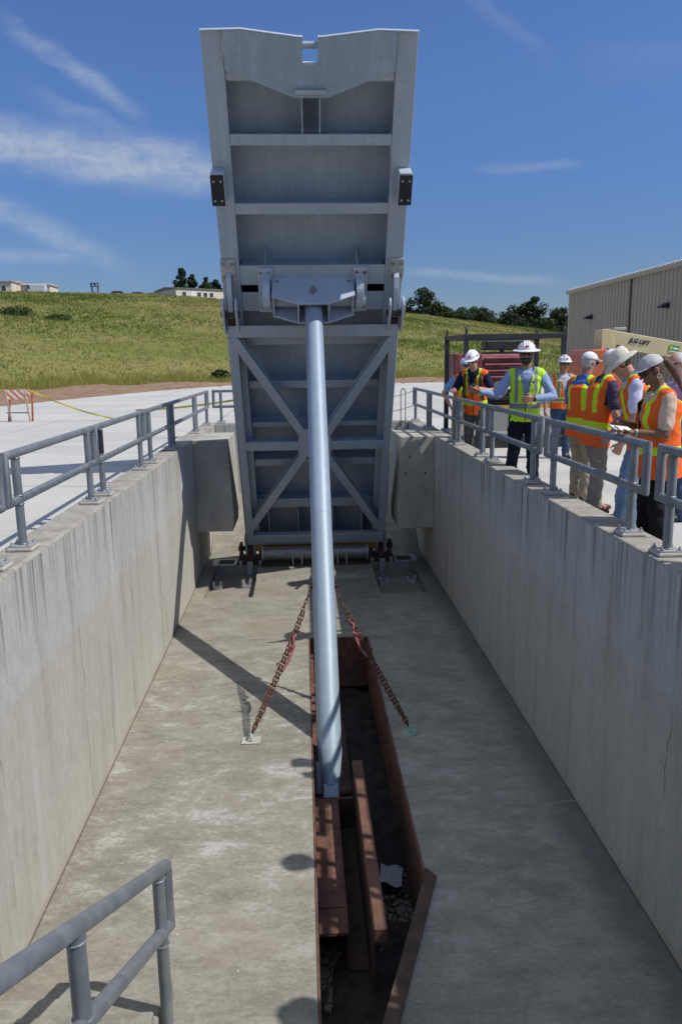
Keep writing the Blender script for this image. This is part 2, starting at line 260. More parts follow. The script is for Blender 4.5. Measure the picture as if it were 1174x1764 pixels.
# ---------------------------------------------------------------- mesh helpers
class MB:
    """collects closed shapes; build() links them as ONE mesh object"""
    def __init__(s): s.v = []; s.f = []; s.mi = []; s.cur = 0
    def add(s, vs, fs):
        o = len(s.v); s.v += [tuple(p) for p in vs]; s.f += [tuple(i + o for i in f) for f in fs]; s.mi += [s.cur] * len(fs); return s
    def box(s, a, b, rot=None, about=None):
        x0, y0, z0 = (min(a[i], b[i]) for i in range(3)); x1, y1, z1 = (max(a[i], b[i]) for i in range(3))
        vs = [Vector(p) for p in ((x0, y0, z0), (x1, y0, z0), (x1, y1, z0), (x0, y1, z0), (x0, y0, z1), (x1, y0, z1), (x1, y1, z1), (x0, y1, z1))]
        if rot is not None:
            c = Vector(about) if about is not None else sum(vs, Vector()) / 8
            vs = [c + rot @ (p - c) for p in vs]
        return s.add(vs, [(0, 3, 2, 1), (4, 5, 6, 7), (0, 1, 5, 4), (1, 2, 6, 5), (2, 3, 7, 6), (3, 0, 4, 7)])
    def cyl(s, a, b, r, r2=None, n=12, cap=True, sy=1.0):
        a = Vector(a); b = Vector(b); d = (b - a).normalized(); r2 = r if r2 is None else r2
        t = Vector((0, 0, 1)) if abs(d.z) < 0.9 else Vector((1, 0, 0)); p = d.cross(t).normalized(); q = d.cross(p)
        vs = []; fs = []
        for c, rr in ((a, r), (b, r2)):
            for i in range(n):
                th = 2 * math.pi * i / n; vs.append(c + p * math.cos(th) * rr + q * math.sin(th) * rr * sy)
        for i in range(n): j = (i + 1) % n; fs.append((i, j, n + j, n + i))
        if cap: fs += [tuple(range(n))[::-1], tuple(range(n, 2 * n))]
        return s.add(vs, fs)
    def tube(s, pts, r, n=10, closed=False):
        """pipe swept along a polyline, mitred at the bends"""
        P = [Vector(p) for p in pts]; k = len(P); vs = []; fs = []
        prevp = None
        for i in range(k):
            if closed: d0 = (P[i] - P[i - 1]).normalized(); d1 = (P[(i + 1) % k] - P[i]).normalized()
            else:
                d0 = (P[i] - P[i - 1]).normalized() if i else (P[1] - P[0]).normalized()
                d1 = (P[i + 1] - P[i]).normalized() if i < k - 1 else d0
            d = (d0 + d1).normalized(); mit = 1 / max(0.4, d.dot(d1))
            if prevp is None:
                t = Vector((0, 0, 1)) if abs(d.z) < 0.9 else Vector((1, 0, 0)); p = d.cross(t).normalized()
            else: p = (prevp - d * prevp.dot(d)).normalized()
            prevp = p; q = d.cross(p); bend = (d1 - d0); bl = bend.length
            for a_ in range(n):
                th = 2 * math.pi * a_ / n; o = p * math.cos(th) * r + q * math.sin(th) * r
                if bl > 1e-4:
                    bd = bend / bl; o += bd * o.dot(bd) * (mit - 1)
                vs.append(P[i] + o)
        for i in range(k if closed else k - 1):
            for a_ in range(n):
                b_ = (a_ + 1) % n; i2 = (i + 1) % k
                fs.append((i * n + a_, i * n + b_, i2 * n + b_, i2 * n + a_))
        if not closed: fs += [tuple(range(n))[::-1], tuple((k - 1) * n + a_ for a_ in range(n))]
        return s.add(vs, fs)
    def prism(s, poly, axis, a, b):
        """polygon given in the two other axes, extruded along axis from a to b"""
        n = len(poly)
        def P(p, h):
            if axis == 'x': return (h, p[0], p[1])
            if axis == 'y': return (p[0], h, p[1])
            return (p[0], p[1], h)
        vs = [P(p, a) for p in poly] + [P(p, b) for p in poly]
        fs = [tuple(range(n)), tuple(range(n, 2 * n))[::-1]] + [(j, i, n + i, n + j) for i in range(n) for j in [(i + 1) % n]]
        return s.add(vs, fs)
    def sph(s, c, r, seg=12, rings=8, rot=None, zmin=-1.0):
        """ellipsoid; r a number or three radii"""
        r = (r, r, r) if not isinstance(r, (tuple, list)) else r; c = Vector(c)
        vs = []; fs = []
        th0 = math.asin(max(-1.0, zmin))
        for i in range(rings + 1):
            ph = th0 + (math.pi / 2 - th0) * i / rings
            for j in range(seg):
                th = 2 * math.pi * j / seg
                p = Vector((r[0] * math.cos(ph) * math.cos(th), r[1] * math.cos(ph) * math.sin(th), r[2] * math.sin(ph)))
                if rot is not None: p = rot @ p
                vs.append(c + p)
        for i in range(rings):
            for j in range(seg):
                k = (j + 1) % seg; fs.append((i * seg + j, i * seg + k, (i + 1) * seg + k, (i + 1) * seg + j))
        if zmin > -1.0: fs.append(tuple(range(seg))[::-1])
        return s.add(vs, fs)
    def loft(s, rings, n=20):
        """rings of (centre, half width x, half depth y[, 3x3 rotation])"""
        vs = []; fs = []
        for rg in rings:
            c = Vector(rg[0]); rot = rg[3] if len(rg) > 3 else None
            for j in range(n):
                th = 2 * math.pi * j / n; p = Vector((rg[1] * math.cos(th), rg[2] * math.sin(th), 0))
                vs.append(c + (rot @ p if rot is not None else p))
        k = len(rings)
        for i in range(k - 1):
            for j in range(n):
                j2 = (j + 1) % n; fs.append((i * n + j, i * n + j2, (i + 1) * n + j2, (i + 1) * n + j))
        fs += [tuple(range(n))[::-1], tuple((k - 1) * n + j for j in range(n))]
        return s.add(vs, fs)
    def mesh(s, name):
        me = bpy.data.meshes.new(name); me.from_pydata(s.v, [], s.f)
        bm = bmesh.new(); bm.from_mesh(me); bmesh.ops.remove_doubles(bm, verts=bm.verts, dist=1e-6); bmesh.ops.recalc_face_normals(bm, faces=bm.faces); bm.to_mesh(me); bm.free()
        return me
    def build(s, name, m, parent=None, smooth=False, bevel=0.0, seg=1):
        me = s.mesh(name); 
        for x in (m if isinstance(m, (list, tuple)) else [m]): me.materials.append(x)
        if isinstance(m, (list, tuple)) and len(me.polygons) == len(s.mi):
            for p, i in zip(me.polygons, s.mi): p.material_index = i
        o = bpy.data.objects.new(name, me); COL.objects.link(o); o.parent = parent
        if smooth:
            me.polygons.foreach_set('use_smooth', [True] * len(me.polygons)); me.set_sharp_from_angle(angle=R_(40))
        if bevel:
            bv = o.modifiers.new('bevel', 'BEVEL'); bv.width = bevel; bv.segments = seg; bv.limit_method = 'ANGLE'; bv.angle_limit = R_(35)
        return o
def tag(o, label=None, cat=None, group=None, kind=None):
    for k, v in (('label', label), ('category', cat), ('group', group), ('kind', kind)):
        if v: o[k] = v
    return o
def thing(name, label, cat, loc=(0, 0, 0), rot=(0, 0, 0), group=None):
    o = bpy.data.objects.new(name, None); COL.objects.link(o); o.location = loc; o.rotation_euler = rot; o.empty_display_size = 0.2
    return tag(o, label, cat, group)
def bolt_heads(mb, pts, axis, r=0.018, h=0.016):
    d = Vector(axis)
    for p in pts: mb.cyl(Vector(p) - d * 0.002, Vector(p) + d * h, r, n=6)
    return mb
def copy_tree(o, parent=None):
    c = o.copy(); COL.objects.link(c)
    if parent is not None: c.parent = parent
    for ch in list(o.children): copy_tree(ch, c)
    return c

# ================================================================ SETTING
XL, XR, FZ, DZ = -2.08, 2.51, -2.71, -0.31
CW = 0.32                                              # coping width
SLOT = [(0.01, 3.3), (0.01, 11.05), (0.92, 11.05), (0.92, 5.49), (0.16, 3.3)]
# channel floor: sheet with thickness, the slot and the two hinge recesses left open
mb = MB()
def slab(poly, z1, z0): mb.prism(poly, 'z', z0, z1)
slab([(XL, -0.6), (0.01, -0.6), (0.01, 13.2), (XL, 13.2)], FZ, FZ - 0.25)
slab([(0.01, -0.6), (XR, -0.6), (XR, 3.3), (0.01, 3.3)], FZ, FZ - 0.25)
slab([(0.16, 3.3), (XR, 3.3), (XR, 5.49), (0.92, 5.49)], FZ, FZ - 0.25)
slab([(0.92, 5.49), (XR, 5.49), (XR, 11.05), (0.92, 11.05)], FZ, FZ - 0.25)
slab([(0.01, 11.05), (XR, 11.05), (XR, 13.2), (0.01, 13.2)], FZ, FZ - 0.25)
RL, RR = (-1.86, -0.97), (1.33, 2.2)                   # recesses
slab([(XL, 13.2), (RL[0], 13.2), (RL[0], 15.3), (XL, 15.3)], FZ, FZ - 0.4)
slab([(RL[1], 13.2), (RR[0], 13.2), (RR[0], 15.3), (RL[1], 15.3)], FZ, FZ - 0.4)
slab([(RR[1], 13.2), (XR, 13.2), (XR, 15.3), (RR[1], 15.3)], FZ, FZ - 0.4)
slab([(RL[0], 13.2), (RL[1], 13.2), (RL[1], 15.3), (RL[0], 15.3)], FZ - 0.17, FZ - 0.4)
slab([(RR[0], 13.2), (RR[1], 13.2), (RR[1], 15.3), (RR[0], 15.3)], FZ - 0.17, FZ - 0.4)
slab([(XL, 15.3), (XR, 15.3), (XR, 16.25), (XL, 16.25)], FZ + 0.004, FZ - 0.4)
mb.prism([(14.25, FZ), (14.33, FZ + 0.07), (15.0, FZ + 0.07), (15.0, FZ)], 'x', RL[1] + 0.003, RR[0] - 0.003)       # sill plinth
mb.prism([(16.25, FZ - 0.3), (16.25, FZ), (18.2, -1.67), (18.2, FZ - 0.3)], 'x', XL, XR)                            # apron up to the back wall
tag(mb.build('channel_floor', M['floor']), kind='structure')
# pit dirt below the slot
mb = MB(); n_ = 40
vs = []; fs = []
for j in range(n_ + 1):
    for i in range(13):
        y = 3.2 + 8.0 * j / n_; x = -0.25 + 1.4 * i / 12
        near = 1 / (1 + math.exp((y - 6.6) * 3))
        z = -3.55 + 0.10 * near + 0.05 * math.sin(5 * y + 3 * x) * math.sin(7 * x + y) + rng.uniform(-0.025, 0.025)
        vs.append((x, y, z))
for j in range(n_):
    for i in range(12): a = j * 13 + i; fs.append((a, a + 1, a + 14, a + 13))
mb.add(vs, fs); o = mb.build('pit_dirt', M['mud_dark'], smooth=True); tag(o, kind='structure')
# side walls, end wall
def wall(name, label, lo, hi, bev=0.02):
    o = MB().box(lo, hi).build(name, M['wall'], bevel=bev, seg=2); return tag(o, label, 'wall')
wall('channel_wall', 'left concrete channel wall, sunlit, with drip stains and a yellowed lower band', (XL - CW, -0.6, -3.0), (XL, 18.195, 0.0))
wall('channel_wall', 'right concrete channel wall, in shade, streaked with dark drips from its coping', (XR, -0.6, -3.0), (XR + CW, 18.195, 0.0))
wall('end_wall', 'concrete end wall of the channel behind the raised steel gate', (XL - CW, 18.2, -3.0), (XR + CW, 18.55, 0.0))
def pier(label, x0, x1, flip):
    # hanging buttress block with a splayed lower free edge
    xi, xo = (x1, x0) if not flip else (x0, x1)          # xi = free edge side
    s = -1 if not flip else 1
    poly = [(xo, -0.012), (xi, -0.012), (xi - s * 0.07, -1.50), (xi - s * 0.045, -1.78), (xo, -1.78)] if not flip else [(xo, -0.012), (xi, -0.012), (xi - s * 0.06, -1.50), (xi - s * 0.035, -1.80), (xo, -1.80)]
    mb = MB().prism(poly, 'y', 14.5, 16.1)
    o = mb.build('buttress', M['pier'], bevel=0.008); return tag(o, label, 'buttress')
pier('shaded concrete buttress projecting from the left wall beside the gate', XL + 0.002, -1.44, False)
pier('concrete buttress with tie holes projecting from the right wall beside the gate', 1.85, XR - 0.002, True)
b_ = bpy.data.objects['buttress.001']
for px, pz in ((2.03, -0.40), (1.95, -0.72), (2.33, -0.72)): MB().cyl((px, 14.501, pz), (px, 14.492, pz), 0.022, n=10).build('tie_hole', M['rust_dark'], b_)
# decks
mb = MB()
mb.prism([(-60, -8), (XL - CW, -8), (XL - CW, 18.55), (-9.4, 49.4), (-11.8, 39.6), (-13.05, 33.9), (-18.5, 8)], 'z', DZ - 0.3, DZ)
mb.prism([(XL - CW, 18.55), (XR + CW, 18.55), (9.0, 59), (-5.7, 59), (-9.4, 49.4)], 'z', DZ - 0.3, DZ)
mb.prism([(XR + CW, -8), (40, -8), (40, 66), (9.0, 59), (XR + CW, 18.55)], 'z', DZ - 0.3, DZ)
tag(mb.build('concrete_deck', M['deck']), kind='structure')
# landing the picture is taken from
tag(MB().box((XL - CW, -8, -0.6), (XR + CW, -0.62, DZ)).build('landing', M['deck']), kind='structure')
# stair down the left side
mb = MB(); ns = 16
for i in range(ns):
    y1 = 4.42 - 0.29 * i; z1 = FZ + 0.15 * (i + 1)
    mb.box((XL + 0.004, y1 - 0.29, FZ + 0.002), (-0.945, y1, z1 - (0.0005 * (i % 2))))
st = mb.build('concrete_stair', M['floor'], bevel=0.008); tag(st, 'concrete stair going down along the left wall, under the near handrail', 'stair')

# ---------------------------------------------------------------- ground and hill
CREST = [(-0.9, 15.2), (-0.371, 14.8), (-0.30, 14.7), (-0.229, 14.4), (-0.179, 14.0), (-0.092, 13.1), (0.135, 10.1), (0.248, 8.2), (0.344, 5.75), (0.5, 3.2), (0.9, 1.0)]
def crest(t): return float(np.interp(t, [c[0] for c in CREST], [c[1] for c in CREST]))
BASE = [(-0.9, 40), (-0.38, 50), (-0.27, 59), (-0.10, 65), (0.16, 66), (0.35, 70), (0.9, 74)]
def base(t): return float(np.interp(t, [c[0] for c in BASE], [c[1] for c in BASE]))
def ground_z(x, y):
    if y < 20: return DZ - 0.05
    t = x / y; yb = base(t); zc = crest(t)
    s = (y - yb) / (150 - yb)
    if s < 0: return DZ - 0.012 - 0.02 * min(1, -s * 10)
    if s <= 1: 
        e = s * (1.18 - 0.18 * s)
        z = DZ + (zc - DZ) * e
    else: z = zc - (y - 150) * 0.035
    return z + 0.16 * min(1, s * 6) * (math.sin(x * 0.21 + y * 0.13) * math.sin(y * 0.17 - x * 0.05) + 0.5 * math.sin(x * 0.6) * math.sin(y * 0.43))
mb = MB(); vs = []; fs = []
ts = np.concatenate([np.linspace(-4, -0.9, 14, endpoint=False), np.linspace(-0.9, 0.9, 150), np.linspace(1.0, 4, 14)])
ys = np.concatenate([[20.0, 30.0], np.linspace(38, 160, 90), np.linspace(165, 320, 20), [500, 900, 1600]])
for y in ys:
    for t in ts: vs.append((t * y, y, ground_z(t * y, y) if y < 330 else ground_z(t * 320, 320) - (y - 320) * 0.02))
nt = len(ts)
for j in range(len(ys) - 1):
    for i in range(nt - 1): a = j * nt + i; fs.append((a, a + 1, a + nt + 1, a + nt))
mb.add(vs, fs)
for x0, x1 in ((-80, -5), (5, 80)):                     # level ground beside the channel
    mb.add([(x0, -60, DZ - 0.05), (x1, -60, DZ - 0.05), (x1, 20, DZ - 0.05), (x0, 20, DZ - 0.05)], [(0, 1, 2, 3)])
def hill_mat():
    m, t, b = new_mat('hillside_ground')
    g = t.n('ShaderNodeNewGeometry').outputs['Position']; x, y, z = t.xyz(g)
    a = t.noise(t.scale(g, (0.05, 0.10, 0.1)), 1.0, 6, 0.62, 0.4); c2 = t.noise(t.scale(g, (0.35, 0.35, 0.6)), 1.0, 6, 0.7); c3 = t.noise(g, 1.6, 5, 0.75)
    c = t.mix(t.mapr(a, 0.38, 0.62), (0.135, 0.155, 0.038), (0.225, 0.195, 0.075))
    c = t.mix(t.m('MULTIPLY', t.mapr(c2, 0.42, 0.62), 0.7), c, (0.18, 0.185, 0.05))
    c = t.mix(t.m('MULTIPLY', t.mapr(c3, 0.5, 0.3), 0.7), c, (0.085, 0.105, 0.028))
    dirt = t.mix(t.mapr(c3, 0.35, 0.65), (0.20, 0.115, 0.06), (0.29, 0.18, 0.10))
    # bare strip at the foot, where z has hardly risen
    zz = t.m('MULTIPLY_ADD', t.m('SUBTRACT', c2, 0.5), 0.25, z)
    c = t.mix(t.mapr(zz, -0.20, -0.02, 1, 0), c, dirt)
    t.l(c, b.inputs['Base Color']); b.inputs['Roughness'].default_value = 0.95; b.inputs['Specular IOR Level'].default_value = 0.1
    t.l(t.bump(t.m('ADD', c3, c2), 0.4, 0.15), b.inputs['Normal'])
    return m
M['hill'] = hill_mat()
tag(mb.build('hillside', M['hill'], smooth=True), kind='structure')
# stones along the bare strip
mb = MB()
for i in range(420):
    t = rng.uniform(-0.42, 0.36); y = base(t) + rng.uniform(-9, -0.5); r = rng.uniform(0.03, 0.10) * (1.6 if rng.random() < 0.08 else 1)
    x = t * y
    mb.sph((x, y, DZ + 0.01), (r, r * rng.uniform(0.7, 1.2), r * 0.7), 5, 3)
tag(mb.build('dirt_clods', mat('dirt_clods', (0.21, 0.125, 0.07), (0.31, 0.21, 0.13), 0.95, 0, 3)), kind='stuff')
# dirt strip mound: low berm sheet in front of the grass
mb = MB(); vs = []; fs = []
tt = np.linspace(-0.8, 0.5, 120)
for k in range(7):
    for t in tt:
        ye = float(np.interp(t, [-0.9, -0.385, -0.297, -0.19, -0.097, 0.135, 0.35, 0.6], [20, 33.9, 39.6, 49.4, 59, 59, 63, 66])) + 0.15
        y = ye + (base(t) + 0.5 - ye) * k / 6; h = [0.0, 0.05, 0.10, 0.22, 0.20, 0.26, 0.20][k]
        vs.append((t * y, y, DZ - 0.02 + h * (0.8 + 0.4 * math.sin(t * 60 + k)) + (rng.uniform(-0.03, 0.03) if k else -0.02)))
for k in range(6):
    for i in range(119): a = k * 120 + i; fs.append((a, a + 1, a + 121, a + 120))
mb.add(vs, fs); tag(mb.build('dirt_strip', mat('bare_dirt', (0.19, 0.115, 0.065), (0.29, 0.185, 0.11), 0.95, 0, 1.5, (1, 1, 1), 0.35, 0.65, 0.6, 6, 0.08), smooth=True), kind='structure')

# grass: blades in tufts over the slope, tallest along its foot
def grass():
    N = 60000
    V = []; F = []; C = []; k = 0
    for i in range(N):
        t = rng.uniform(-0.47, 0.44); q = rng.random(); yb = base(t); foot = i < 15000
        if foot: y = yb + abs(rng.normal(0, 2.0)) - 0.3; h = rng.uniform(0.35, 0.85) * (0.75 + 0.35 * math.sin(t * 31) * math.sin(t * 77 + 1))
        else: y = yb + 0.5 + (152 - yb) * q ** 0.8; h = rng.uniform(0.10, 0.30)
        x = t * y; z = ground_z(x, y) - 0.04
        pat = math.sin(x * 0.13 + 1.3 * math.sin(y * 0.05)) + math.sin(y * 0.15 + 0.9 * math.sin(x * 0.11)) + 0.6 * math.sin(x * 0.4 + y * 0.3) + rng.normal(0, 0.5)
        if not foot and pat > 0.9: h *= 1.7
        if foot: bc = np.array((0.21, 0.185, 0.055)) if rng.random() < 0.6 else np.array((0.13, 0.15, 0.04))
        elif pat > 0.6: bc = np.array((0.098, 0.125, 0.030))
        elif pat < -0.6: bc = np.array((0.19, 0.155, 0.065))
        else: bc = np.array((0.145, 0.145, 0.042))
        bc = bc * rng.uniform(0.90, 1.12) * (2.0 if foot else 1.5)
        for b in range(3):
            a = rng.uniform(0, 6.283); w = rng.uniform(0.012, 0.03) * (0.4 + y / 90) * (1.0 if foot else 1.6); ox, oy = rng.normal(0, 0.22, 2); lean = rng.normal(0, 0.28, 2) * h
            hh = h * rng.uniform(0.6, 1.1); dx, dy = math.cos(a) * w, math.sin(a) * w
            V += [(x + ox - dx, y + oy - dy, z), (x + ox + dx, y + oy + dy, z), (x + ox + lean[0], y + oy + lean[1], z + hh)]
            F.append((k, k + 1, k + 2)); k += 3; C += [tuple(bc) + (1,)] * 3
    me = bpy.data.meshes.new('grass'); me.from_pydata(V, [], F)
    at = me.color_attributes.new('tint', 'FLOAT_COLOR', 'POINT'); at.data.foreach_set('color', np.array(C, dtype=np.float32).ravel())
    m, t, b = new_mat('grass_blades')
    an = t.n('ShaderNodeAttribute', attribute_name='tint'); t.l(an.outputs['Color'], b.inputs['Base Color']); b.inputs['Roughness'].default_value = 0.8; b.inputs['Specular IOR Level'].default_value = 0.1
    tr = t.n('ShaderNodeBsdfTranslucent'); t.l(an.outputs['Color'], tr.inputs[0]); mx = t.n('ShaderNodeMixShader'); mx.inputs[0].default_value = 0.45
    t.l(b.outputs[0], mx.inputs[1]); t.l(tr.outputs[0], mx.inputs[2]); t.l(mx.outputs[0], m.node_tree.nodes['Material Output'].inputs[0])
    me.materials.append(m)
    o = bpy.data.objects.new('grass', me); COL.objects.link(o); tag(o, kind='stuff')
grass()

# ---------------------------------------------------------------- trees and shrubs
def leaf_mat(name, a, b2):
    m, t, b = new_mat(name)
    oi = t.n('ShaderNodeTexCoord').outputs['Object']
    f = t.noise(oi, 1.1, 3); f2 = t.noise(oi, 9, 2)
    c = t.mix(t.mapr(t.m('ADD', t.m('MULTIPLY', f, 0.6), t.m('MULTIPLY', f2, 0.4)), 0.38, 0.62), a, b2)
    t.l(c, b.inputs['Base Color']); b.inputs['Roughness'].default_value = 0.7; b.inputs['Specular IOR Level'].default_value = 0.2
    return m
LEAF = [leaf_mat('dark_leaves', (0.020, 0.036, 0.013), (0.045, 0.07, 0.022)), leaf_mat('mid_leaves', (0.030, 0.048, 0.015), (0.065, 0.095, 0.028)), leaf_mat('conifer_needles', (0.016, 0.032, 0.014), (0.036, 0.058, 0.022))]
BARK = mat('bark', (0.07, 0.055, 0.04), (0.12, 0.10, 0.08), 0.9, 0, 8)
def crown_mesh(name, h, w, seed, conifer=False, n=1500, leaf=0.30):
    r = np.random.default_rng(seed); V = []; F = []; k = 0
    clumps = []
    nc = 70 if conifer else 40
    for i in range(nc):
        if conifer:
            zz = 0.05 + 0.93 * r.random() ** 1.25; rad = w * 0.5 * (1.02 - zz) ** 0.75; a = r.uniform(0, 6.28); q = r.uniform(0.3, 0.95)
            clumps.append((math.cos(a) * rad * q, math.sin(a) * rad * q, h * zz, w * (0.07 + 0.15 * (1 - zz))))
        else:
            zz = r.uniform(0.06, 0.95); rad = w * 0.5 * max(0.05, math.sin(math.pi * min(1, 0.12 + zz * 0.86))) ** 0.6; a = r.uniform(0, 6.28); q = r.uniform(0.2, 0.95)
            clumps.append((math.cos(a) * rad * q, math.sin(a) * rad * q, h * zz, w * r.uniform(0.12, 0.22)))
    for i in range(n):
        c = clumps[r.integers(nc)]; d = r.normal(0, 1, 3); d /= np.linalg.norm(d); rr = c[3] * r.uniform(0.55, 1.05)
        p = np.array(c[:3]) + d * rr * np.array((1, 1, 0.75))
        if conifer and p[2] > h: continue
        s = leaf * r.uniform(0.5, 1.2); a1 = r.normal(0, 1, 3); a1 /= np.linalg.norm(a1); a2 = np.cross(a1, d + 0.4 * r.normal(0, 1, 3)); a2 /= (np.linalg.norm(a2) + 1e-6)
        V += [tuple(p - a1 * s * 0.5), tuple(p + a2 * s * 0.4), tuple(p + a1 * s * 0.5), tuple(p - a2 * s * 0.4)]; F.append((k, k + 1, k + 2, k + 3)); k += 4
    me = bpy.data.meshes.new(name); me.from_pydata(V, [], F); return me
def tree(x, y, h, w, seed, label, group, leafm, conifer=False, name='tree', sink=0.3, z=None):
    t = thing(name, label, 'tree', (x, y, (ground_z(x, y) if z is None else z) - sink), (0, 0, seed * 1.7), group)
    mb = MB(); hh = h * (0.85 if conifer else 0.55)
    mb.cyl((0, 0, 0), (0.1, 0.05, hh), h * 0.03, h * 0.012, n=7)
    if not conifer:
        for k in range(5):
            a = seed + k * 1.3; mb.cyl((0.05, 0.03, hh * (0.45 + 0.1 * k)), (math.cos(a) * w * 0.3, math.sin(a) * w * 0.3, h * (0.55 + 0.07 * k)), h * 0.012, h * 0.004, n=5)
    mb.build('trunk', BARK, t)
    me = crown_mesh('crown', h, w * (1.0 if conifer else 1.2), seed, conifer, 5200, 0.03 * h + 0.20); me.materials.append(leafm)
    o = bpy.data.objects.new('crown', me); COL.objects.link(o); o.parent = t
    return t
TG = 'trees along the skyline on the right'
skyline = [(29.0, 186, 8.6, 6.5), (32.6, 190, 6.4, 6.0), (36.6, 192, 5.4, 5.5), (40.0, 190, 5.6, 6.0), (43.4, 192, 6.2, 5.5), (47.0, 194, 5.2, 6.0), (50.2, 190, 5.8, 6.0), (53.4, 192, 7.2, 6.5), (56.6, 190, 10.0, 6.0), (59.8, 192, 7.4, 6.5), (63.0, 190, 7.8, 6.5), (66.6, 194, 8.4, 7.0), (70.4, 192, 9.4, 7.5), (26.6, 188, 4.4, 4.6), (45.0, 186, 3.8, 5.0), (58.4, 184, 4.6, 5.6), (38.4, 184, 3.6, 4.8), (65.0, 184, 5.0, 6.0), (52.0, 183, 3.4, 5.0), (34.5, 184, 3.6, 4.5)]
TL = ['tall rounded tree at the left end of the right skyline, beside the white building'] + ['dark green tree standing in the treeline behind the right grassy slope'] * 19
TL[8] = 'tallest tree of the right skyline, with a top leaning left, near the metal building'
for i, (x, y, h, w) in enumerate(skyline):
    tree(x, y, h + 1.2, w, 11 + i, TL[i], TG, LEAF[i % 2], name='broadleaf_tree', sink=0.6, z=min(ground_z(x, y), crest(x / y) - 1.0 + (0.5 if i % 3 else 0.0)))
cg = 'dark evergreens behind the long hilltop building'
for i, (x, y, h, w, lb) in enumerate([(-25.3, 172, 5.6, 3.4, 'dark evergreen, tallest of the pair left of the building gap'), (-23.4, 174, 4.8, 3.2, 'dark evergreen right beside the tallest one over the hilltop building'),
        (-20.2, 172, 4.2, 3.4, 'bushy evergreen rising over the middle of the hilltop building roof'), (-18.2, 173, 4.0, 3.2, 'small bushy evergreen right of the middle one over the hilltop roof'), (-14.6, 172, 5.6, 3.8, 'dark evergreen next to the left edge of the raised gate')]):
    tree(x, y, h + 3.4, w * 1.75, 40 + i, lb, cg, LEAF[2], True, 'evergreen_tree', 0.8)
for i, (x, y, w, h, lb) in enumerate([(-34.5, 97, 5.0, 0.7, 'low dark shrub patch on the left part of the grassy hill'), (-29.6, 97, 3.2, 0.55, 'smaller dark shrub right of the low patch on the hill'), (-6.9, 66.8, 1.9, 0.8, 'green shrub at the foot of the hill just left of the gate')]):
    me = crown_mesh('shrub', h, w, 60 + i, False, 1500, 0.28); me.materials.append(LEAF[1]); o = bpy.data.objects.new('shrub', me); COL.objects.link(o); o.location = (x, y, ground_z(x, y) - 0.2)
    tag(o, lb, 'shrub')

# ================================================================ THE RAISED GATE
def bolts(parent, pts, r, h, m):
    for p in pts: bolt_heads(MB(), [p], (0, -1, 0), r, h).build('bolt', m, parent)
GATE = thing('raised_gate', 'huge grey steel flap gate raised and leaning over the channel', 'gate', (0.21, 15.436, -2.052), (R_(29.47), 0, 0))
G = M['gate']
def gp(name, mb, m=G, bev=0.006, parent=None): return mb.build(name, m, parent or GATE, bevel=bev)
sk = MB(); sk.box((-1.435, 0.42, 5.2), (1.435, 0.445, 8.283)); sk.prism([(0.42, 8.251), (0.05, 8.80), (0.07, 8.815), (0.445, 8.251)], 'x', -1.435, -0.125); sk.prism([(0.42, 8.251), (0.05, 8.80), (0.07, 8.815), (0.445, 8.251)], 'x', 0.125, 1.435); sk.box((-1.49, 0.42, -0.58), (1.49, 0.445, 5.2)); gp('skin_plate', sk, M['gate_skin'])
for s in (-1, 1):                                       # box side girders
    mb = MB(); xo, xi = s * 1.437, s * 1.155
    mb.box((xo, 0.0, -0.1), (xi, 0.02, 8.885)); wp = [(0.0205, -0.1), (0.4195, -0.1), (0.4195, 8.24), (0.045, 8.79), (0.0205, 8.79)]; mb.prism(wp, 'x', xo - s * 0.004, xo - s * 0.022); mb.prism(wp, 'x', xi + s * 0.03, xi + s * 0.045)
    gp('side_girder', mb)
# end (tip) plate with its V-shaped lower edge and the notch
def slope(p): return -0.006 - 0.07 * max(0, p[1] - 8.1)
def leaned_plate(poly, dy, th):
    mb = MB(); n = len(poly)
    vs = [(p[0], slope(p) + dy, p[1]) for p in poly] + [(p[0], slope(p) + dy + th, p[1]) for p in poly]
    return mb.add(vs, [tuple(range(n)), tuple(range(n, 2 * n))[::-1]] + [(j, i, n + i, n + j) for i in range(n) for j in [(i + 1) % n]])
left = [(-1.15, 8.885), (-0.909, 8.899), (-0.156, 8.814), (-0.103, 8.812), (-0.107, 8.50), (0.0, 8.50), (0.0, 8.094), (-0.229, 8.093), (-0.787, 8.302), (-1.15, 8.426)]
right = [(-x, z) for x, z in left][::-1]
mb = leaned_plate(left, 0, 0.03); r2 = leaned_plate(right, 0, 0.03); mb.add(r2.v, r2.f); gp('tip_plate', mb, M['gate_skin'], 0)
mb = MB()
for s in (-1, 1): mb.prism([(s * 1.15, 8.43), (s * 0.79, 8.30), (s * 1.15, 8.30)], 'y', 0.024, 0.05)
mb.box((-1.15, 0.055, 8.284), (1.15, 0.41, 8.299)); gp('tip_diaphragm', mb)
cap = MB()
for s in (-1, 1):
    pts = [(s * 1.44, 8.888), (s * 0.909, 8.902), (s * 0.156, 8.817), (s * 0.10, 8.815)]
    cap.prism(pts + [(x, z + 0.014) for x, z in pts[::-1]], 'y', -0.064, 0.03)
    cap.box((s * 0.104, -0.03, 8.49), (s * 0.118, 0.20, 8.814))
cap.box((-0.104, -0.03, 8.482), (0.104, 0.22, 8.497)); gp('tip_cap', cap, M['gate_pale'], 0.003)
gp('tip_roller', MB().cyl((-0.1035, 0.12, 8.705), (0.1035, 0.12, 8.705), 0.045, n=18), M['gate'], 0)
hb = MB().box((-0.213, -0.09, 8.155), (0.208, -0.022, 8.205)); hb.cyl((-0.03, -0.089, 8.178), (-0.03, -0.0935, 8.178), 0.011, n=8); hb.cyl((0.04, -0.089, 8.186), (0.04, -0.0935, 8.186), 0.011, n=8); gp('latch_bar', hb)
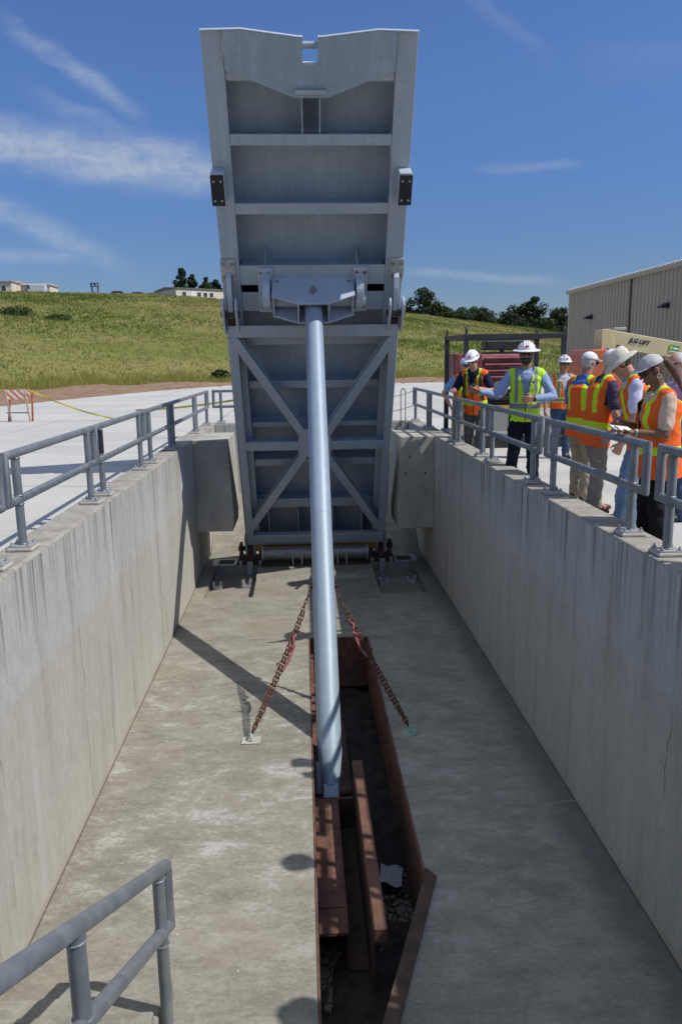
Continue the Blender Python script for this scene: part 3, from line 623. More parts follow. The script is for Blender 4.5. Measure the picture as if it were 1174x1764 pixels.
for x in (-0.125, 0.123): gp('stiffener', MB().box((x - 0.009, 0.0, 7.632), (x + 0.009, 0.415, 8.094)))
for z0, z1 in ((7.477, 7.629), (6.507, 6.669)):         # cross beams: flange and web
    mb = MB().box((-1.152, 0.004, z0), (1.152, 0.022, z1)); zc = (z0 + z1) / 2; mb.box((-1.152, 0.0225, zc - 0.008), (1.152, 0.418, zc + 0.008)); gp('cross_beam', mb)
mb = MB().box((-1.152, 0.004, 5.385), (1.152, 0.024, 5.709)); mb.box((-0.865, 0.0045, 5.262), (0.855, 0.0235, 5.3845)); mb.box((-1.152, 0.004, 4.938), (1.152, 0.024, 5.262))
mb.box((-1.152, 0.025, 5.60), (1.152, 0.415, 5.62)); mb.box((-1.152, 0.025, 5.0), (1.152, 0.415, 5.02)); gp('lift_beam', mb)
gp('lift_gap_dark', MB().box((-1.15, 0.30, 5.03), (1.15, 0.32, 5.58)), M['rubber'])  # black plate behind the beam gaps, painted as their shade
for x in (-0.752, 0.704): gp('gusset', MB().prism([(0.03, 5.71), (0.03, 5.75), (0.40, 5.90), (0.40, 5.71)], 'x', x - 0.008, x + 0.008))
for z0, z1 in ((4.265, 4.41), (3.40, 3.553), (2.57, 2.68), (1.668, 1.83), (0.61, 0.834)):
    mb = MB().box((-1.16, 0.10, z0), (1.16, 0.118, z1)); zc = (z0 + z1) / 2; mb.box((-1.16, 0.1185, zc - 0.008), (1.16, 0.418, zc + 0.008)); gp('skin_rib', mb)
# front truss frame on the lower half
def hbar(name, z0, z1, x=1.402):
    mb = MB().box((-x, -0.20, z0), (x, -0.06, z1 - 0.05)); mb.box((-x, -0.1995, z1 - 0.05), (x, -0.188, z1)); return gp(name, mb)
mb = MB().box((-1.402, -0.20, 4.56), (1.402, -0.185, 4.775)); mb.box((-1.40, -0.1845, 4.64), (1.40, 0.0, 4.655)); gp('truss_bar', mb)
mb = MB().box((-1.40, -0.20, 2.245), (1.40, -0.185, 2.44)); mb.box((-1.40, -0.1845, 2.37), (1.40, 0.0, 2.385)); gp('truss_bar', mb)
mb = MB().box((-1.40, -0.20, -0.13), (1.40, -0.185, 0.125)); mb.box((-1.40, -0.1845, 0.03), (1.40, 0.0, 0.045)); gp('truss_bar', mb)
for s in (-1, 1):
    for z0, z1 in ((0.1255, 2.2445), (2.4405, 4.5595)):
        mb = MB().box((s * 1.405, -0.1985, z0), (s * 1.262, -0.185, z1)); mb.box((s * 1.405, -0.1845, z0), (s * 1.39, 0.0, z1)); gp('truss_post', mb)
def brace(p, q, w):
    p = Vector((p[0], 0, p[1])); q = Vector((q[0], 0, q[1])); d = (q - p).normalized(); nn = Vector((-d.z, 0, d.x)) * (w / 2); mb = MB()
    for off, th in ((-0.205, 0.012), (-0.06, 0.012)):
        a = [p + nn, p - nn, q - nn, q + nn]
        mb.add([(v.x, off, v.z) for v in a] + [(v.x, off + th, v.z) for v in a], [(0, 1, 2, 3), (7, 6, 5, 4), (0, 4, 5, 1), (1, 5, 6, 2), (2, 6, 7, 3), (3, 7, 4, 0)])
    a = [p + nn * 0.1, p - nn * 0.1, q - nn * 0.1, q + nn * 0.1]
    mb.add([(v.x, -0.193, v.z) for v in a] + [(v.x, -0.06, v.z) for v in a], [(0, 1, 2, 3), (7, 6, 5, 4), (0, 4, 5, 1), (1, 5, 6, 2), (2, 6, 7, 3), (3, 7, 4, 0)])
    return gp('diagonal_brace', mb)
brace((-1.31, 4.50), (-0.17, 2.52), 0.155); brace((1.31, 4.50), (0.17, 2.52), 0.155); brace((-1.37, 0.22), (-0.18, 2.17), 0.155); brace((1.34, 0.18), (0.18, 2.17), 0.155)
gp('brace_plate', MB().prism([(-0.26, 2.10), (0.26, 2.10), (0.31, 2.2), (0.31, 2.5), (0.2, 2.73), (-0.2, 2.73), (-0.31, 2.5), (-0.31, 2.2)], 'y', -0.217, -0.206))
# side link lugs and clevises
for s in (-1, 1):
    t = gp('link_plate', MB().box((s * 1.452, -0.028, 5.44), (s * 1.215, -0.0005, 5.82)), M['galv_light'])
    bolts(t, [(s * x, -0.028, z) for x in (1.40, 1.27) for z in (5.53, 5.74)], 0.028, 0.016, M['bolt'])
    arm = MB(); arc = [(-0.028, 5.62), (-0.13, 5.56), (-0.20, 5.40), (-0.22, 5.15), (-0.22, 4.93), (-0.12, 4.86), (-0.05, 4.95), (-0.028, 5.3)]
    arm.prism(arc, 'x', s * 1.37, s * 1.29); gp('link_arm', arm, M['gate_pale'])
    for x in (1.445, 1.235):
        cl = MB(); prof = [(-0.03, 4.62), (-0.20, 4.62), (-0.33, 4.95)] + [(-0.22 + 0.13 * math.cos(a), 5.12 + 0.14 * math.sin(a)) for a in np.linspace(math.pi, 0, 8)] + [(-0.03, 4.9)]
        cl.prism(prof, 'x', s * (x - 0.018), s * (x + 0.018)); gp('clevis_cheek', cl, M['gate_pale'])
    pn = MB().cyl((s * 1.49, -0.2, 4.98), (s * 1.19, -0.2, 4.98), 0.055, n=14); pn.box((s * 1.40, -0.16, 4.66), (s * 1.27, -0.05, 4.86)); gp('link_pin', pn, M['rust_dark'], 0)
# bearing saddles either side of the lifting head
for s in (-1, 1):
    x0, x1 = s * 0.875, s * 0.645
    t = gp('bearing_saddle', MB().box((x0, -0.03, 4.93), (x1, -0.0005, 5.68)), M['gate_pale'])
    bolts(t, [(s * x, -0.03, z) for x in (0.83, 0.70) for z in (5.01, 5.60)], 0.028, 0.016, M['bolt_rust'] if s > 0 else M['bolt'])
    arc = [(-0.0305, 5.60)] + [(-0.03 - 0.30 * math.sin(a) ** 0.8, 5.30 + 0.27 * math.cos(a)) for a in np.linspace(0.15, math.pi - 0.15, 14)] + [(-0.0305, 5.0)]
    gp('saddle_arm', MB().prism(arc, 'x', s * 0.80, s * 0.685), M['gate_pale'])
# bumper blocks with rubber pads
for s in (-1, 1):
    t = gp('bumper_block', MB().box((s * 1.452, -0.24, 6.73), (s * 1.262, -0.0005, 7.175)), M['gate_pale'], 0.012)
    pad = MB().box((s * 1.456, -0.275, 6.725), (s * 1.268, -0.241, 7.15)).build('rubber_pad', M['rubber'], GATE, bevel=0.004)
    bolts(pad, [(s * x, -0.275, z) for x in (1.41, 1.31) for z in (6.80, 7.07)], 0.017, 0.008, M['galv_light'])
gp('corner_bracket', MB().prism([(0.0, 7.55), (0.0, 7.35), (0.16, 7.35)], 'x', 1.14, 1.15), M['gate'])
gp('sill_band', MB().box((-1.25, -0.15, -0.36), (1.25, -0.11, -0.135)), M['yellow'])
for s in (-1, 1):
    mb = MB()
    for x in (1.44, 1.27): mb.prism([(-0.17, 0.0), (0.03, 0.0), (0.03, -0.45), (-0.05, -0.56), (-0.12, -0.56), (-0.17, -0.45)], 'x', s * (x - 0.024), s * (x + 0.024))
    gp('hinge_clevis', mb, M['gate_pale'])
for x in (-0.95, -0.35, 0.35, 0.95): gp('bottom_rib', MB().box((x - 0.01, 0.03, -0.22), (x + 0.01, 0.41, 0.6)))

# ================================================================ PROP CYLINDER AND HEAD
SB = Vector((0.21, 7.44, -3.16)); ST = Vector((0.22, 12.62, 2.30)); SL = (ST - SB).length
ang = math.atan2(ST.y - SB.y, ST.z - SB.z)
STRUT = thing('prop_cylinder', 'long pale blue-grey steel cylinder propping the raised gate from the slot', 'cylinder', tuple(SB), (-ang, 0, 0))
def sp(name, mb, m=M['strut'], bev=0.0, smooth=True): return mb.build(name, m, STRUT, smooth=smooth, bevel=bev)
Rr = 0.138
tb = MB(); rings = []
for z, r in ((0.10, 0.092), (0.14, 0.10), (0.46, 0.136), (0.48, Rr), (SL - 0.02, Rr * 0.985)): rings.append(((0, 0, z), r, r))
tb.loft(rings, 40); sp('tube', tb)
sp('outer_sleeve', MB().loft([((0, 0, 3.55), Rr + 0.001, Rr + 0.001), ((0, 0, 4.85), Rr + 0.001, Rr + 0.001)], 40))
sp('foot_clevis', MB().box((-0.085, -0.085, -0.05), (0.085, 0.085, 0.12)), M['strut'], 0.01, False)
sp('foot_pin', MB().cyl((-0.22, 0, 0.05), (0.22, 0, 0.05), 0.05, n=16), M['rust_dark'])
# lifting head: top plate, webs and bottom plate, open towards the foot
HD = thing('trunnion_box', 'grey box-shaped trunnion piece with a pinned front plate at the cylinder top', 'trunnion box', tuple(SB), (-ang, 0, 0))
def hp(name, mb, m=M['gate_pale'], bev=0.006): return mb.build(name, m, HD, bevel=bev)
z0 = SL - 0.10
top = [(-0.655, z0 + 0.08), (-0.235, z0 - 0.09), (0.235, z0 - 0.09), (0.655, z0 + 0.10), (0.655, z0 + 0.50), (-0.655, z0 + 0.50)]
hp('front_plate', MB().prism(top, 'y', -0.215, -0.185))
hp('rear_plate', MB().prism(top, 'y', 0.185, 0.215))
for x in (-0.63, -0.24, 0.24, 0.63):
    zb = z0 + (0.11 if abs(x) > 0.5 else -0.08)
    hp('web_plate', MB().box((x - 0.014, -0.1845, zb), (x + 0.014, 0.1845, z0 + 0.49)))
hp('back_closure', MB().box((-0.61, -0.1845, z0 + 0.30), (0.61, 0.1845, z0 + 0.33)), M['gate'])
hp('trunnion', MB().cyl((-0.84, 0.03, z0 + 0.28), (0.84, 0.03, z0 + 0.28), 0.12, n=20), M['gate'])
pin = MB().cyl((0.0, -0.216, z0 + 0.20), (0.0, -0.232, z0 + 0.20), 0.058, n=18); pin.box((-0.022, -0.245, z0 + 0.10), (0.022, -0.2325, z0 + 0.30))
hp('lock_pin', pin, M['bolt']); bolts(HD, [(-0.57, -0.215, z0 + 0.42), (0.57, -0.215, z0 + 0.42)], 0.026, 0.012, M['bolt'])

# ================================================================ HINGE GEAR ON THE FLOOR
t = thing('hinge_roller', 'worn steel roller lying across the gate foot with strap clips', 'roller', (0.185, 15.2, -2.43))
MB().cyl((-1.05, 0, 0), (1.05, 0, 0), 0.15, n=28).build('drum', M['steel'], t, smooth=True)
for x in (-1.065, 1.065): MB().cyl((x - 0.014, 0, 0), (x + 0.014, 0, 0), 0.168, n=28).build('end_flange', M['galv_light'], t, smooth=True)
for x in (-0.45, -0.27, 0.46, 0.64): MB().tube([(x, -0.15, -0.21), (x, -0.168, -0.1), (x, -0.162, 0.02), (x, -0.115, 0.11)], 0.017, 8).build('strap_clip', M['galv_light'], t, smooth=True)
mb = MB().box((-1.1, -0.23, -0.275), (1.1, 0.3, -0.205)); bolt_heads(mb, [(x, -0.19, -0.206) for x in (-0.85, -0.62, -0.1, 0.15, 0.85)], (0, 0, 1), 0.02, 0.03); mb.build('bed_plate', M['rust_dark'], t, bevel=0.005)
def hinge_pedestal(x, label):
    t = thing('hinge_pedestal', label, 'hinge', (x, 15.62, FZ), (0, 0, 0), 'gate hinge pedestals')
    MB().box((-0.27, -0.2, 0.004), (0.27, 0.35, 0.10)).build('base_block', M['rust_dark'], t, bevel=0.006)
    for s in (-1, 1): MB().prism([(-0.16, 0.10), (0.25, 0.10), (0.14, 0.42), (-0.06, 0.42)], 'x', s * 0.23, s * 0.17).build('cheek', M['rust_dark'], t, bevel=0.004)
    MB().prism([(-0.13, 0.10), (0.2, 0.10), (0.1, 0.52), (-0.03, 0.52)], 'x', -0.055, 0.055).build('hinge_lug', M['rust'], t, bevel=0.004)
    MB().cyl((-0.26, 0.04, 0.3), (0.26, 0.04, 0.3), 0.05, n=14).build('hinge_pin', M['rust_dark'], t, smooth=True)
    mb = MB().box((-0.055, -0.40, -0.165), (0.055, -0.36, 0.12)); mb.cyl((0, -0.401, 0.06), (0, -0.406, 0.06), 0.018, n=8); mb.build('guide_bar', M['galv_light'], t, bevel=0.004)
    for xx in (-0.2, 0.2): MB().box((xx - 0.03, -0.30, 0.004), (xx + 0.03, -0.24, 0.11)).build('stop_block', M['galv_light'], t, bevel=0.004)
hinge_pedestal(-1.15, 'rusted hinge pedestal under the left foot of the gate'); hinge_pedestal(1.57, 'rusted hinge pedestal under the right foot of the gate')
def frame_plate(x0, x1, y0, y1, hx0, hx1, label):
    t = thing('cover_plate', label, 'plate', ((x0 + x1) / 2, (y0 + y1) / 2, FZ), group='plates with a square opening beside the hinge')
    cx_, cy_ = (x0 + x1) / 2, (y0 + y1) / 2; mb = MB(); a, b_, c, d = x0 - cx_, x1 - cx_, y0 - cy_, y1 - cy_; e, f = hx0 - cx_, hx1 - cx_
    mb.box((a, c, 0.006), (e, d, 0.03)); mb.box((f, c, 0.006), (b_, d, 0.03)); mb.box((e, c, 0.0065), (f, c + 0.08, 0.0295)); mb.box((e, d - 0.08, 0.0065), (f, d, 0.0295)); mb.build('plate', M['galv_light'], t)
    MB().box((e, c + 0.08, 0.0055), (f, d - 0.08, 0.0085)).build('opening', M['rubber'], t)  # black sheet painted as the dark inside the opening
frame_plate(-1.95, -1.44, 15.34, 15.86, -1.82, -1.50, 'pale plate with a square opening left of the left hinge'); frame_plate(1.84, 2.32, 15.34, 15.86, 1.90, 2.22, 'shaded plate with a square opening right of the right hinge')
ug = 'forked guide brackets in the floor recesses'
for x, y, l in ((-1.72, 14.3, 'forked bracket at the left of the left floor recess'), (-1.16, 14.35, 'rust-topped forked bracket at the right of the left floor recess'), (1.50, 14.3, 'rusty forked bracket at the left of the right floor recess'), (2.04, 14.35, 'rusty forked bracket at the right of the right floor recess')):
    t = thing('guide_bracket', l, 'bracket', (x, y, FZ - 0.17), group=ug)
    MB().box((-0.09, -0.05, 0.002), (0.09, 0.06, 0.07)).build('base', M['galv_light'], t, bevel=0.006)
    for s in (-1, 1):
        MB().prism([(s * 0.09, 0.07), (s * 0.035, 0.07), (s * 0.05, 0.17), (s * 0.095, 0.17)], 'y', -0.05, 0.05).build('fork_arm', M['galv_light'], t, bevel=0.004)
        MB().box((s * 0.05, -0.045, 0.1705), (s * 0.093, 0.045, 0.185)).build('wear_strip', M['rust'], t)
for x, l in ((-1.45, 'rusty drain cover in the left floor recess'), (1.78, 'rusty drain cover in the right floor recess')):
    o = MB().cyl((x, 13.62, FZ - 0.17), (x, 13.62, FZ - 0.158), 0.10, n=20).build('drain_cover', M['rust']); tag(o, l, 'drain cover', 'drain covers in the recesses')

# ================================================================ STEEL IN THE SLOT
t = thing('slot_liner', 'rusted steel plates lining the open slot in the channel floor', 'steel liner', (0, 0, 0)); Ru = M['rust']
MB().box((0.898, 5.46, -3.42), (0.918, 11.03, FZ + 0.006)).build('side_plate', Ru, t)
MB().box((0.012, 3.32, -3.42), (0.030, 11.03, FZ + 0.006)).build('side_plate', Ru, t)
MB().box((0.031, 11.012, -3.50), (0.897, 11.046, FZ + 0.005)).build('end_plate', Ru, t)
d_ = (Vector((0.16, 3.3, 0)) - Vector((0.92, 5.49, 0))).normalized(); nn = Vector((d_.y, -d_.x, 0)); nn = nn if nn.x < 0 else -nn
a0 = Vector((0.918, 5.47, 0)); a1 = Vector((0.165, 3.32, 0)); mb = MB()
mb.prism([(a0.x, a0.y), (a1.x, a1.y), (a1.x + nn.x * 0.02, a1.y + nn.y * 0.02), (a0.x + nn.x * 0.02, a0.y + nn.y * 0.02)], 'z', -3.42, FZ + 0.004); mb.build('splay_plate', Ru, t)
mb = MB(); o2 = -nn * 0.085
mb.prism([(a0.x + 0.01, a0.y + 0.1), (a1.x, a1.y), (a1.x + nn.x * 0.012, a1.y + nn.y * 0.012), (a0.x + nn.x * 0.012, a0.y + nn.y * 0.012)][:0] or [(a0.x + o2.x, a0.y + o2.y + 0.03), (a0.x, a0.y + 0.12), (a0.x + nn.x * 0.02, a0.y + nn.y * 0.02), (a1.x + nn.x * 0.02, a1.y + nn.y * 0.02), (a1.x + o2.x, a1.y + o2.y)], 'z', FZ + 0.007, FZ + 0.022); mb.build('splay_flange', M['rust_dark'], t)
mb = MB()
for y in (8.6, 9.9): mb.box((0.031, y, -3.05), (0.10, y + 0.07, -2.98))
mb.box((0.0305, 7.75, -3.02), (0.075, 11.0, -2.95)); mb.build('ledge_angle', Ru, t)
t = thing('thrust_beam', 'rust-brown steel thrust beam in the slot below the cylinder foot', 'steel beam', (0, 0, 0))
MB().box((0.035, 5.32, -3.085), (0.275, 7.22, -3.05)).build('base_plate', Ru, t, bevel=0.004); MB().box((0.276, 5.32, -3.44), (0.437, 7.24, -3.40)).build('gutter_plate', M['rust_dark'], t)
MB().box((0.255, 5.36, -3.40), (0.274, 7.20, -3.086)).build('web_plate', M['rust_dark'], t)
MB().box((0.036, 5.6, -3.0495), (0.16, 7.20, -3.038)).build('wear_plate', Ru, t); MB().box((0.163, 5.6, -3.0493), (0.262, 7.20, -3.039)).build('wear_plate', Ru, t)
MB().prism([(4.93, -2.83), (4.93, -2.705), (7.28, -2.705), (7.40, -2.725), (7.48, -2.77), (7.50, -2.83)], 'x', 0.44, 0.542).build('flange_rail', Ru, t, bevel=0.008)
MB().box((0.446, 5.05, -3.46), (0.466, 7.46, -2.831)).build('web_plate', M['rust_dark'], t)
MB().box((0.036, 7.225, -3.45), (0.437, 7.26, -3.055)).build('stop_plate', M['rust_dark'], t)
MB().box((0.036, 8.0, -3.45), (0.46, 9.6, -3.40)).build('bearer', M['rust_dark'], t)
mb = MB().cyl((0.072, 7.36, -3.06), (0.072, 7.50, -2.78), 0.042, n=14); mb.build('grease_canister', M['galv'], t, smooth=True)
MB().cyl((0.075, 7.32, -3.135), (0.075, 7.36, -3.062), 0.050, n=14).build('canister_base', M['black'], t, smooth=True)
o = MB().box((0.56, 4.3, -3.49), (0.80, 5.0, -3.45), Matrix.Rotation(R_(6), 3, 'X')).build('loose_plate', M['rust_dark']); tag(o, 'dark rusted plate lying at the near end of the slot', 'steel plate')
# litter in the pit
mb = MB(); vs = []; 
for i in range(5):
    for j in range(4): vs.append((0.62 + 0.05 * i + 0.012 * j, 6.35 + 0.075 * j - 0.02 * i, -3.40 + 0.02 * math.sin(i * 1.7 + j) + 0.012 * j))
mb.add(vs, [(i * 4 + j, i * 4 + j + 1, i * 4 + j + 5, i * 4 + j + 4) for i in range(4) for j in range(3)])
o = mb.build('cardboard_scrap', mat('pale_cardboard', (0.45, 0.46, 0.48), (0.36, 0.37, 0.39), 0.9, 0, 9)); sm = o.modifiers.new('thick', 'SOLIDIFY'); sm.thickness = 0.008; tag(o, 'torn pale cardboard scrap lying on the pit mud', 'cardboard')
mb = MB()
for i in range(110):
    if i < 50: x, y = rng.uniform(0.04, 0.44), rng.uniform(3.9, 5.3)
    else: x, y = rng.uniform(0.6, 0.9), rng.uniform(5.3, 6.7)
    r = rng.uniform(0.008, 0.032); z = -3.472 + rng.uniform(-0.01, 0.01)
    mb.box((x - r, y - r * rng.uniform(.5, 1.1), z - r * 0.4), (x + r * rng.uniform(.5, 1.1), y + r, z + r * 0.35), Euler((rng.normal(0, .25), rng.normal(0, .25), rng.uniform(0, 3))).to_matrix())
tag(mb.build('mud_crust', M['mud'], bevel=0.006), kind='stuff')
mb = MB(); vs = []; fs = []                              # drier mud bed at the near end
for j in range(22):
    for i in range(9):
        vs.append((0.03 + 0.87 * i / 8, 3.35 + 3.4 * j / 21, -3.475 + rng.uniform(-0.02, 0.02) - 0.09 * max(0, j - 17) / 4))
for j in range(21):
    for i in range(8): a = j * 9 + i; fs.append((a, a + 1, a + 10, a + 9))
mb.add(vs, fs); tag(mb.build('dry_mud', M['mud'], smooth=True), kind='stuff')

# ================================================================ CHAINS
def chain(label, a, b_, kick, binder_t):
    t = thing('chain', label, 'chain', tuple(a), group='lashing chains holding the cylinder')
    mb = MB(); A = Vector((0, 0, 0)); B = b_ - a; d = (B - A); L = d.length; d = d.normalized(); side = d.cross(Vector((0, 1, 0.2))).normalized(); up = side.cross(d)
    def strand(off, t0, t1, pitch=0.052):
        n = int(L * (t1 - t0) / pitch)
        for i in range(n):
            s = t0 * L + (i + 0.5) * pitch; sag = -0.05 * math.sin(math.pi * s / L); c = d * s + off * min(1, 4 * min(s / L, 1 - s / L) + 0.25) + Vector((0, 0, sag))
            p = side if i % 2 else up; pts = []
            for k in range(12):
                th = 2 * math.pi * k / 12; ca, sa = math.cos(th), math.sin(th)
                pts.append(c + d * (0.018 * (1 if ca > 0 else -1) * (abs(ca) > 0.2) + 0.020 * ca) + p * 0.017 * sa)
            mb.tube(pts, 0.0062, 5, True)
    strand(side * 0.017, 0.02, 0.99); strand(side * -0.017, 0.02, 0.86)
    mb.build('links', M['rust_chain'], t, smooth=True)
    bn = MB(); c = d * (L * binder_t) + side * kick * 0.05
    bn.tube([c - d * 0.20 + side * kick * 0.005, c - d * 0.05 + side * kick * 0.03, c + d * 0.16 + side * kick * 0.02], 0.016, 7)
    bn.box(c + d * 0.10 - Vector((0.022, 0.022, 0.03)), c + d * 0.10 + Vector((0.022, 0.022, 0.03)), None)
    bn.tube([c + d * 0.18, c + d * 0.24 + side * kick * -0.03, c + d * 0.30], 0.014, 7)
    bn.build('load_binder', M['pink'], t, smooth=True)
    hk = MB(); pts = [c + d * 0.33 + side * 0.028 * math.cos(k) + up * 0.02 * math.sin(k) + d * 0.03 * math.sin(k) for k in np.linspace(0, 5, 9)]; hk.tube(pts, 0.010, 6)
    pts2 = [c - d * 0.16 - side * kick * 0.07 + side * 0.022 * math.cos(k) + Vector((0, 0, 0.022)) * math.sin(k) for k in np.linspace(0, 6.28, 10, endpoint=False)]; hk.tube(pts2, 0.007, 6, True); hk.build('grab_hook', M['rust_chain'], t, smooth=True)
SD = (ST - SB).normalized()
def on_strut(f): return SB + (ST - SB) * f
CA, CB = Vector((-0.655, 7.88, FZ + 0.07)), Vector((1.128, 7.95, FZ + 0.05))
tp = on_strut(0.335)
chain('rusty lashing chain with pink binder from the cylinder to the sunlit left anchor', CA, tp + Vector((-0.145, 0.02, -0.02)), -1, 0.52)
chain('rusty lashing chain with pink binder from the cylinder to the shaded right anchor', CB, tp + Vector((0.145, 0.02, -0.02)), 1, 0.60)
mb = MB(); uu = Vector((0, SD.z, -SD.y)); pts = [tp + Vector((0.158 * math.cos(k), 0, 0)) + uu * 0.158 * math.sin(k) for k in np.linspace(-0.25, math.pi + 0.25, 26)]
mb.tube(pts, 0.011, 6); mb.tube([p + SD * 0.05 for p in pts], 0.011, 6); o = mb.build('chain_collar', M['rust_chain'], smooth=True); tag(o, 'rusted chain collar slung under the pale cylinder', 'chain collar')
mint = mat('mint_green_paint', (0.33, 0.46, 0.41), (0.22, 0.36, 0.31), 0.7, 0, 12)
for c, l, mm in ((CA, 'pale anchor plate with a ring at the foot of the left chain', M['grout']), (CB, 'mint green anchor plate with a ring at the foot of the right chain', mint)):
    t = thing('anchor_plate', l, 'anchor', (c.x, c.y, FZ), group='chain anchors in the floor')
    if mm is mint: MB().cyl((0, 0, 0.002), (0, 0, 0.012), 0.10, n=18, sy=0.8).build('plate', mm, t)
    else: MB().box((-0.105, -0.08, 0.002), (0.105, 0.08, 0.014)).build('plate', mm, t, bevel=0.003)
    MB().tube([(0.0, 0.035 * math.cos(k), 0.045 + 0.04 * math.sin(k)) for k in np.linspace(0, 6.28, 14, endpoint=False)], 0.012, 7, True).build('ring', mint, t, smooth=True)

# ================================================================ GUARD RAILS
RR_, RT, RM, RZ = 0.034, 0.762, 0.40, 0.03
def base_plate(x, y, z, along):
    mb = MB(); pl = MB()
    pl.box((x - 0.10, y - 0.095, z - 0.03), (x + 0.10, y + 0.095, z - 0.0005))
    mb.box((x - 0.085, y - 0.08, z), (x + 0.085, y + 0.08, z + 0.014))
    for sx in (-1, 1):
        for sy in (-1, 1): mb.cyl((x + sx * 0.066, y + sy * 0.062, z + 0.014), (x + sx * 0.066, y + sy * 0.062, z + 0.026), 0.015, n=6); mb.cyl((x + sx * 0.066, y + sy * 0.062, z + 0.026), (x + sx * 0.066, y + sy * 0.062, z + 0.042), 0.008, n=6)
    return mb, pl
def panel(label, p0, p1, posts, axis='y', fixed=0.0, end0=True, end1=True):
    """one welded rail panel: closed pipe loop plus posts on base plates"""
    P = (lambda s, z: (fixed, s, z)) if axis == 'y' else (lambda s, z: (s, fixed, z))
    t = thing('guard_rail', label, 'guard rail', P((p0 + p1) / 2, 0.0), group='galvanised guard rail panels'); off = Vector(t.location)
    L = lambda s, z: tuple(Vector(P(s, z)) - off)
    MB().tube([L(p0, RM), L(p0, RT), L(p1, RT), L(p1, RM)], RR_, 12, True).build('rail_loop', M['galv'], t, smooth=True)
    for s in posts:
        pm = MB().cyl(L(s, RZ), L(s, RT - 0.01), RR_ * 1.0, n=12)
        for zz in (RZ + 0.02, RM - RR_, RM + RR_, RT - RR_ - 0.002): pm.tube([tuple(Vector(L(s, zz)) + Vector((0.0355 * math.cos(k), 0.0355 * math.sin(k), 0))) for k in np.linspace(0, 6.283, 12, endpoint=False)], 0.0055, 5, True)
        pm.build('post', M['galv'], t, smooth=True)
        bx, by, _ = L(s, RZ); mb, pl = base_plate(bx, by, RZ, axis); mb.build('base_plate', M['galv_light'], t); pl.build('grout_pad', M['grout'], t, bevel=0.008)
    return t
xl, xr = -2.225, 2.645
LP = [(3.0, 5.62, (3.3, 5.4), 'sunlit rail panel on the left wall nearest the camera, at the picture edge'), (5.76, 8.22, (5.98, 7.98), 'left wall rail panel with the black tape on the next post, second from the camera'), (8.29, 10.80, (8.48, 10.52), 'third rail panel on the left wall, casting its shadow beside the gate shadow'), (10.88, 13.02, (11.2, 12.87), 'fourth rail panel on the left wall, ending where the buttress shade starts'), (13.08, 16.0, (13.22, 15.89), 'fifth rail panel on the left wall, above the left buttress'), (16.06, 18.2, (16.14, 17.96), 'last rail panel on the left wall before the corner')]
for a, b_, ps, l in LP: panel(l, a, b_, ps, 'y', xl)
tape_ = MB().cyl((xl, 8.48, 0.47), (xl, 8.48, RT - 0.03), 0.038, n=12).build('tape_wrap', M['black'], bpy.data.objects['guard_rail.002'], smooth=True); tape_.location = -Vector(bpy.data.objects['guard_rail.002'].location)
RP = [(2.6, 5.50, (2.9, 5.32), 'right wall rail panel nearest the camera, cut by the picture edge'), (5.74, 8.18, (5.97, 7.93), 'right wall rail panel in front of the woman taking notes'), (8.42, 10.80, (8.66, 10.59), 'right wall rail panel in front of the man in the lime vest'), (10.88, 13.02, (11.2, 12.85), 'right wall rail panel in front of the bearded man\'s neighbours'), (13.10, 16.0, (13.34, 15.85), 'right wall rail panel above the right buttress'), (16.05, 18.2, (16.16, 17.95), 'last rail panel on the right wall beside the grab loop')]
for a, b_, ps, l in RP: panel(l, a, b_, ps, 'y', xr)
panel('rail panel along the end wall behind the gate, left end', -2.1, -0.5, (-1.93, -0.7), 'x', 18.36)
# near stair handrail
t = thing('stair_handrail', 'grey pipe handrail going down the stair in the near left corner', 'handrail', (-0.897, 0, 0))
def srail(y): return -0.351 - 0.567 * (y - 2.055) - 0.012
MB().tube([(0, 0.3, srail(0.3)), (0, 4.19, srail(4.19)), (0, 4.19, srail(4.19) - 0.41), (0, 0.3, srail(0.3) - 0.45)], 0.037, 18, True).build('rail_loop', M['galv'], t, smooth=True)
for y in (1.0, 2.55, 3.97):
    pm = MB().cyl((0, y, FZ + 0.016), (0, y, srail(y) - 0.01), 0.036, n=16)
    for zz in (srail(y) - 0.05, srail(y) - 0.39, srail(y) - 0.48): pm.tube([(0.037 * math.cos(k), y + 0.037 * math.sin(k), zz) for k in np.linspace(0, 6.283, 14, endpoint=False)], 0.006, 5, True)
    pm.build('post', M['galv'], t, smooth=True)
    mb = MB().box((-0.047, y - 0.09, FZ + 0.002), (0.12, y + 0.09, FZ + 0.016)); bolt_heads(mb, [(0.085, y - 0.06, FZ + 0.016), (0.085, y + 0.06, FZ + 0.016)], (0, 0, 1), 0.018, 0.03); mb.build('base_plate', M['rust'], t)
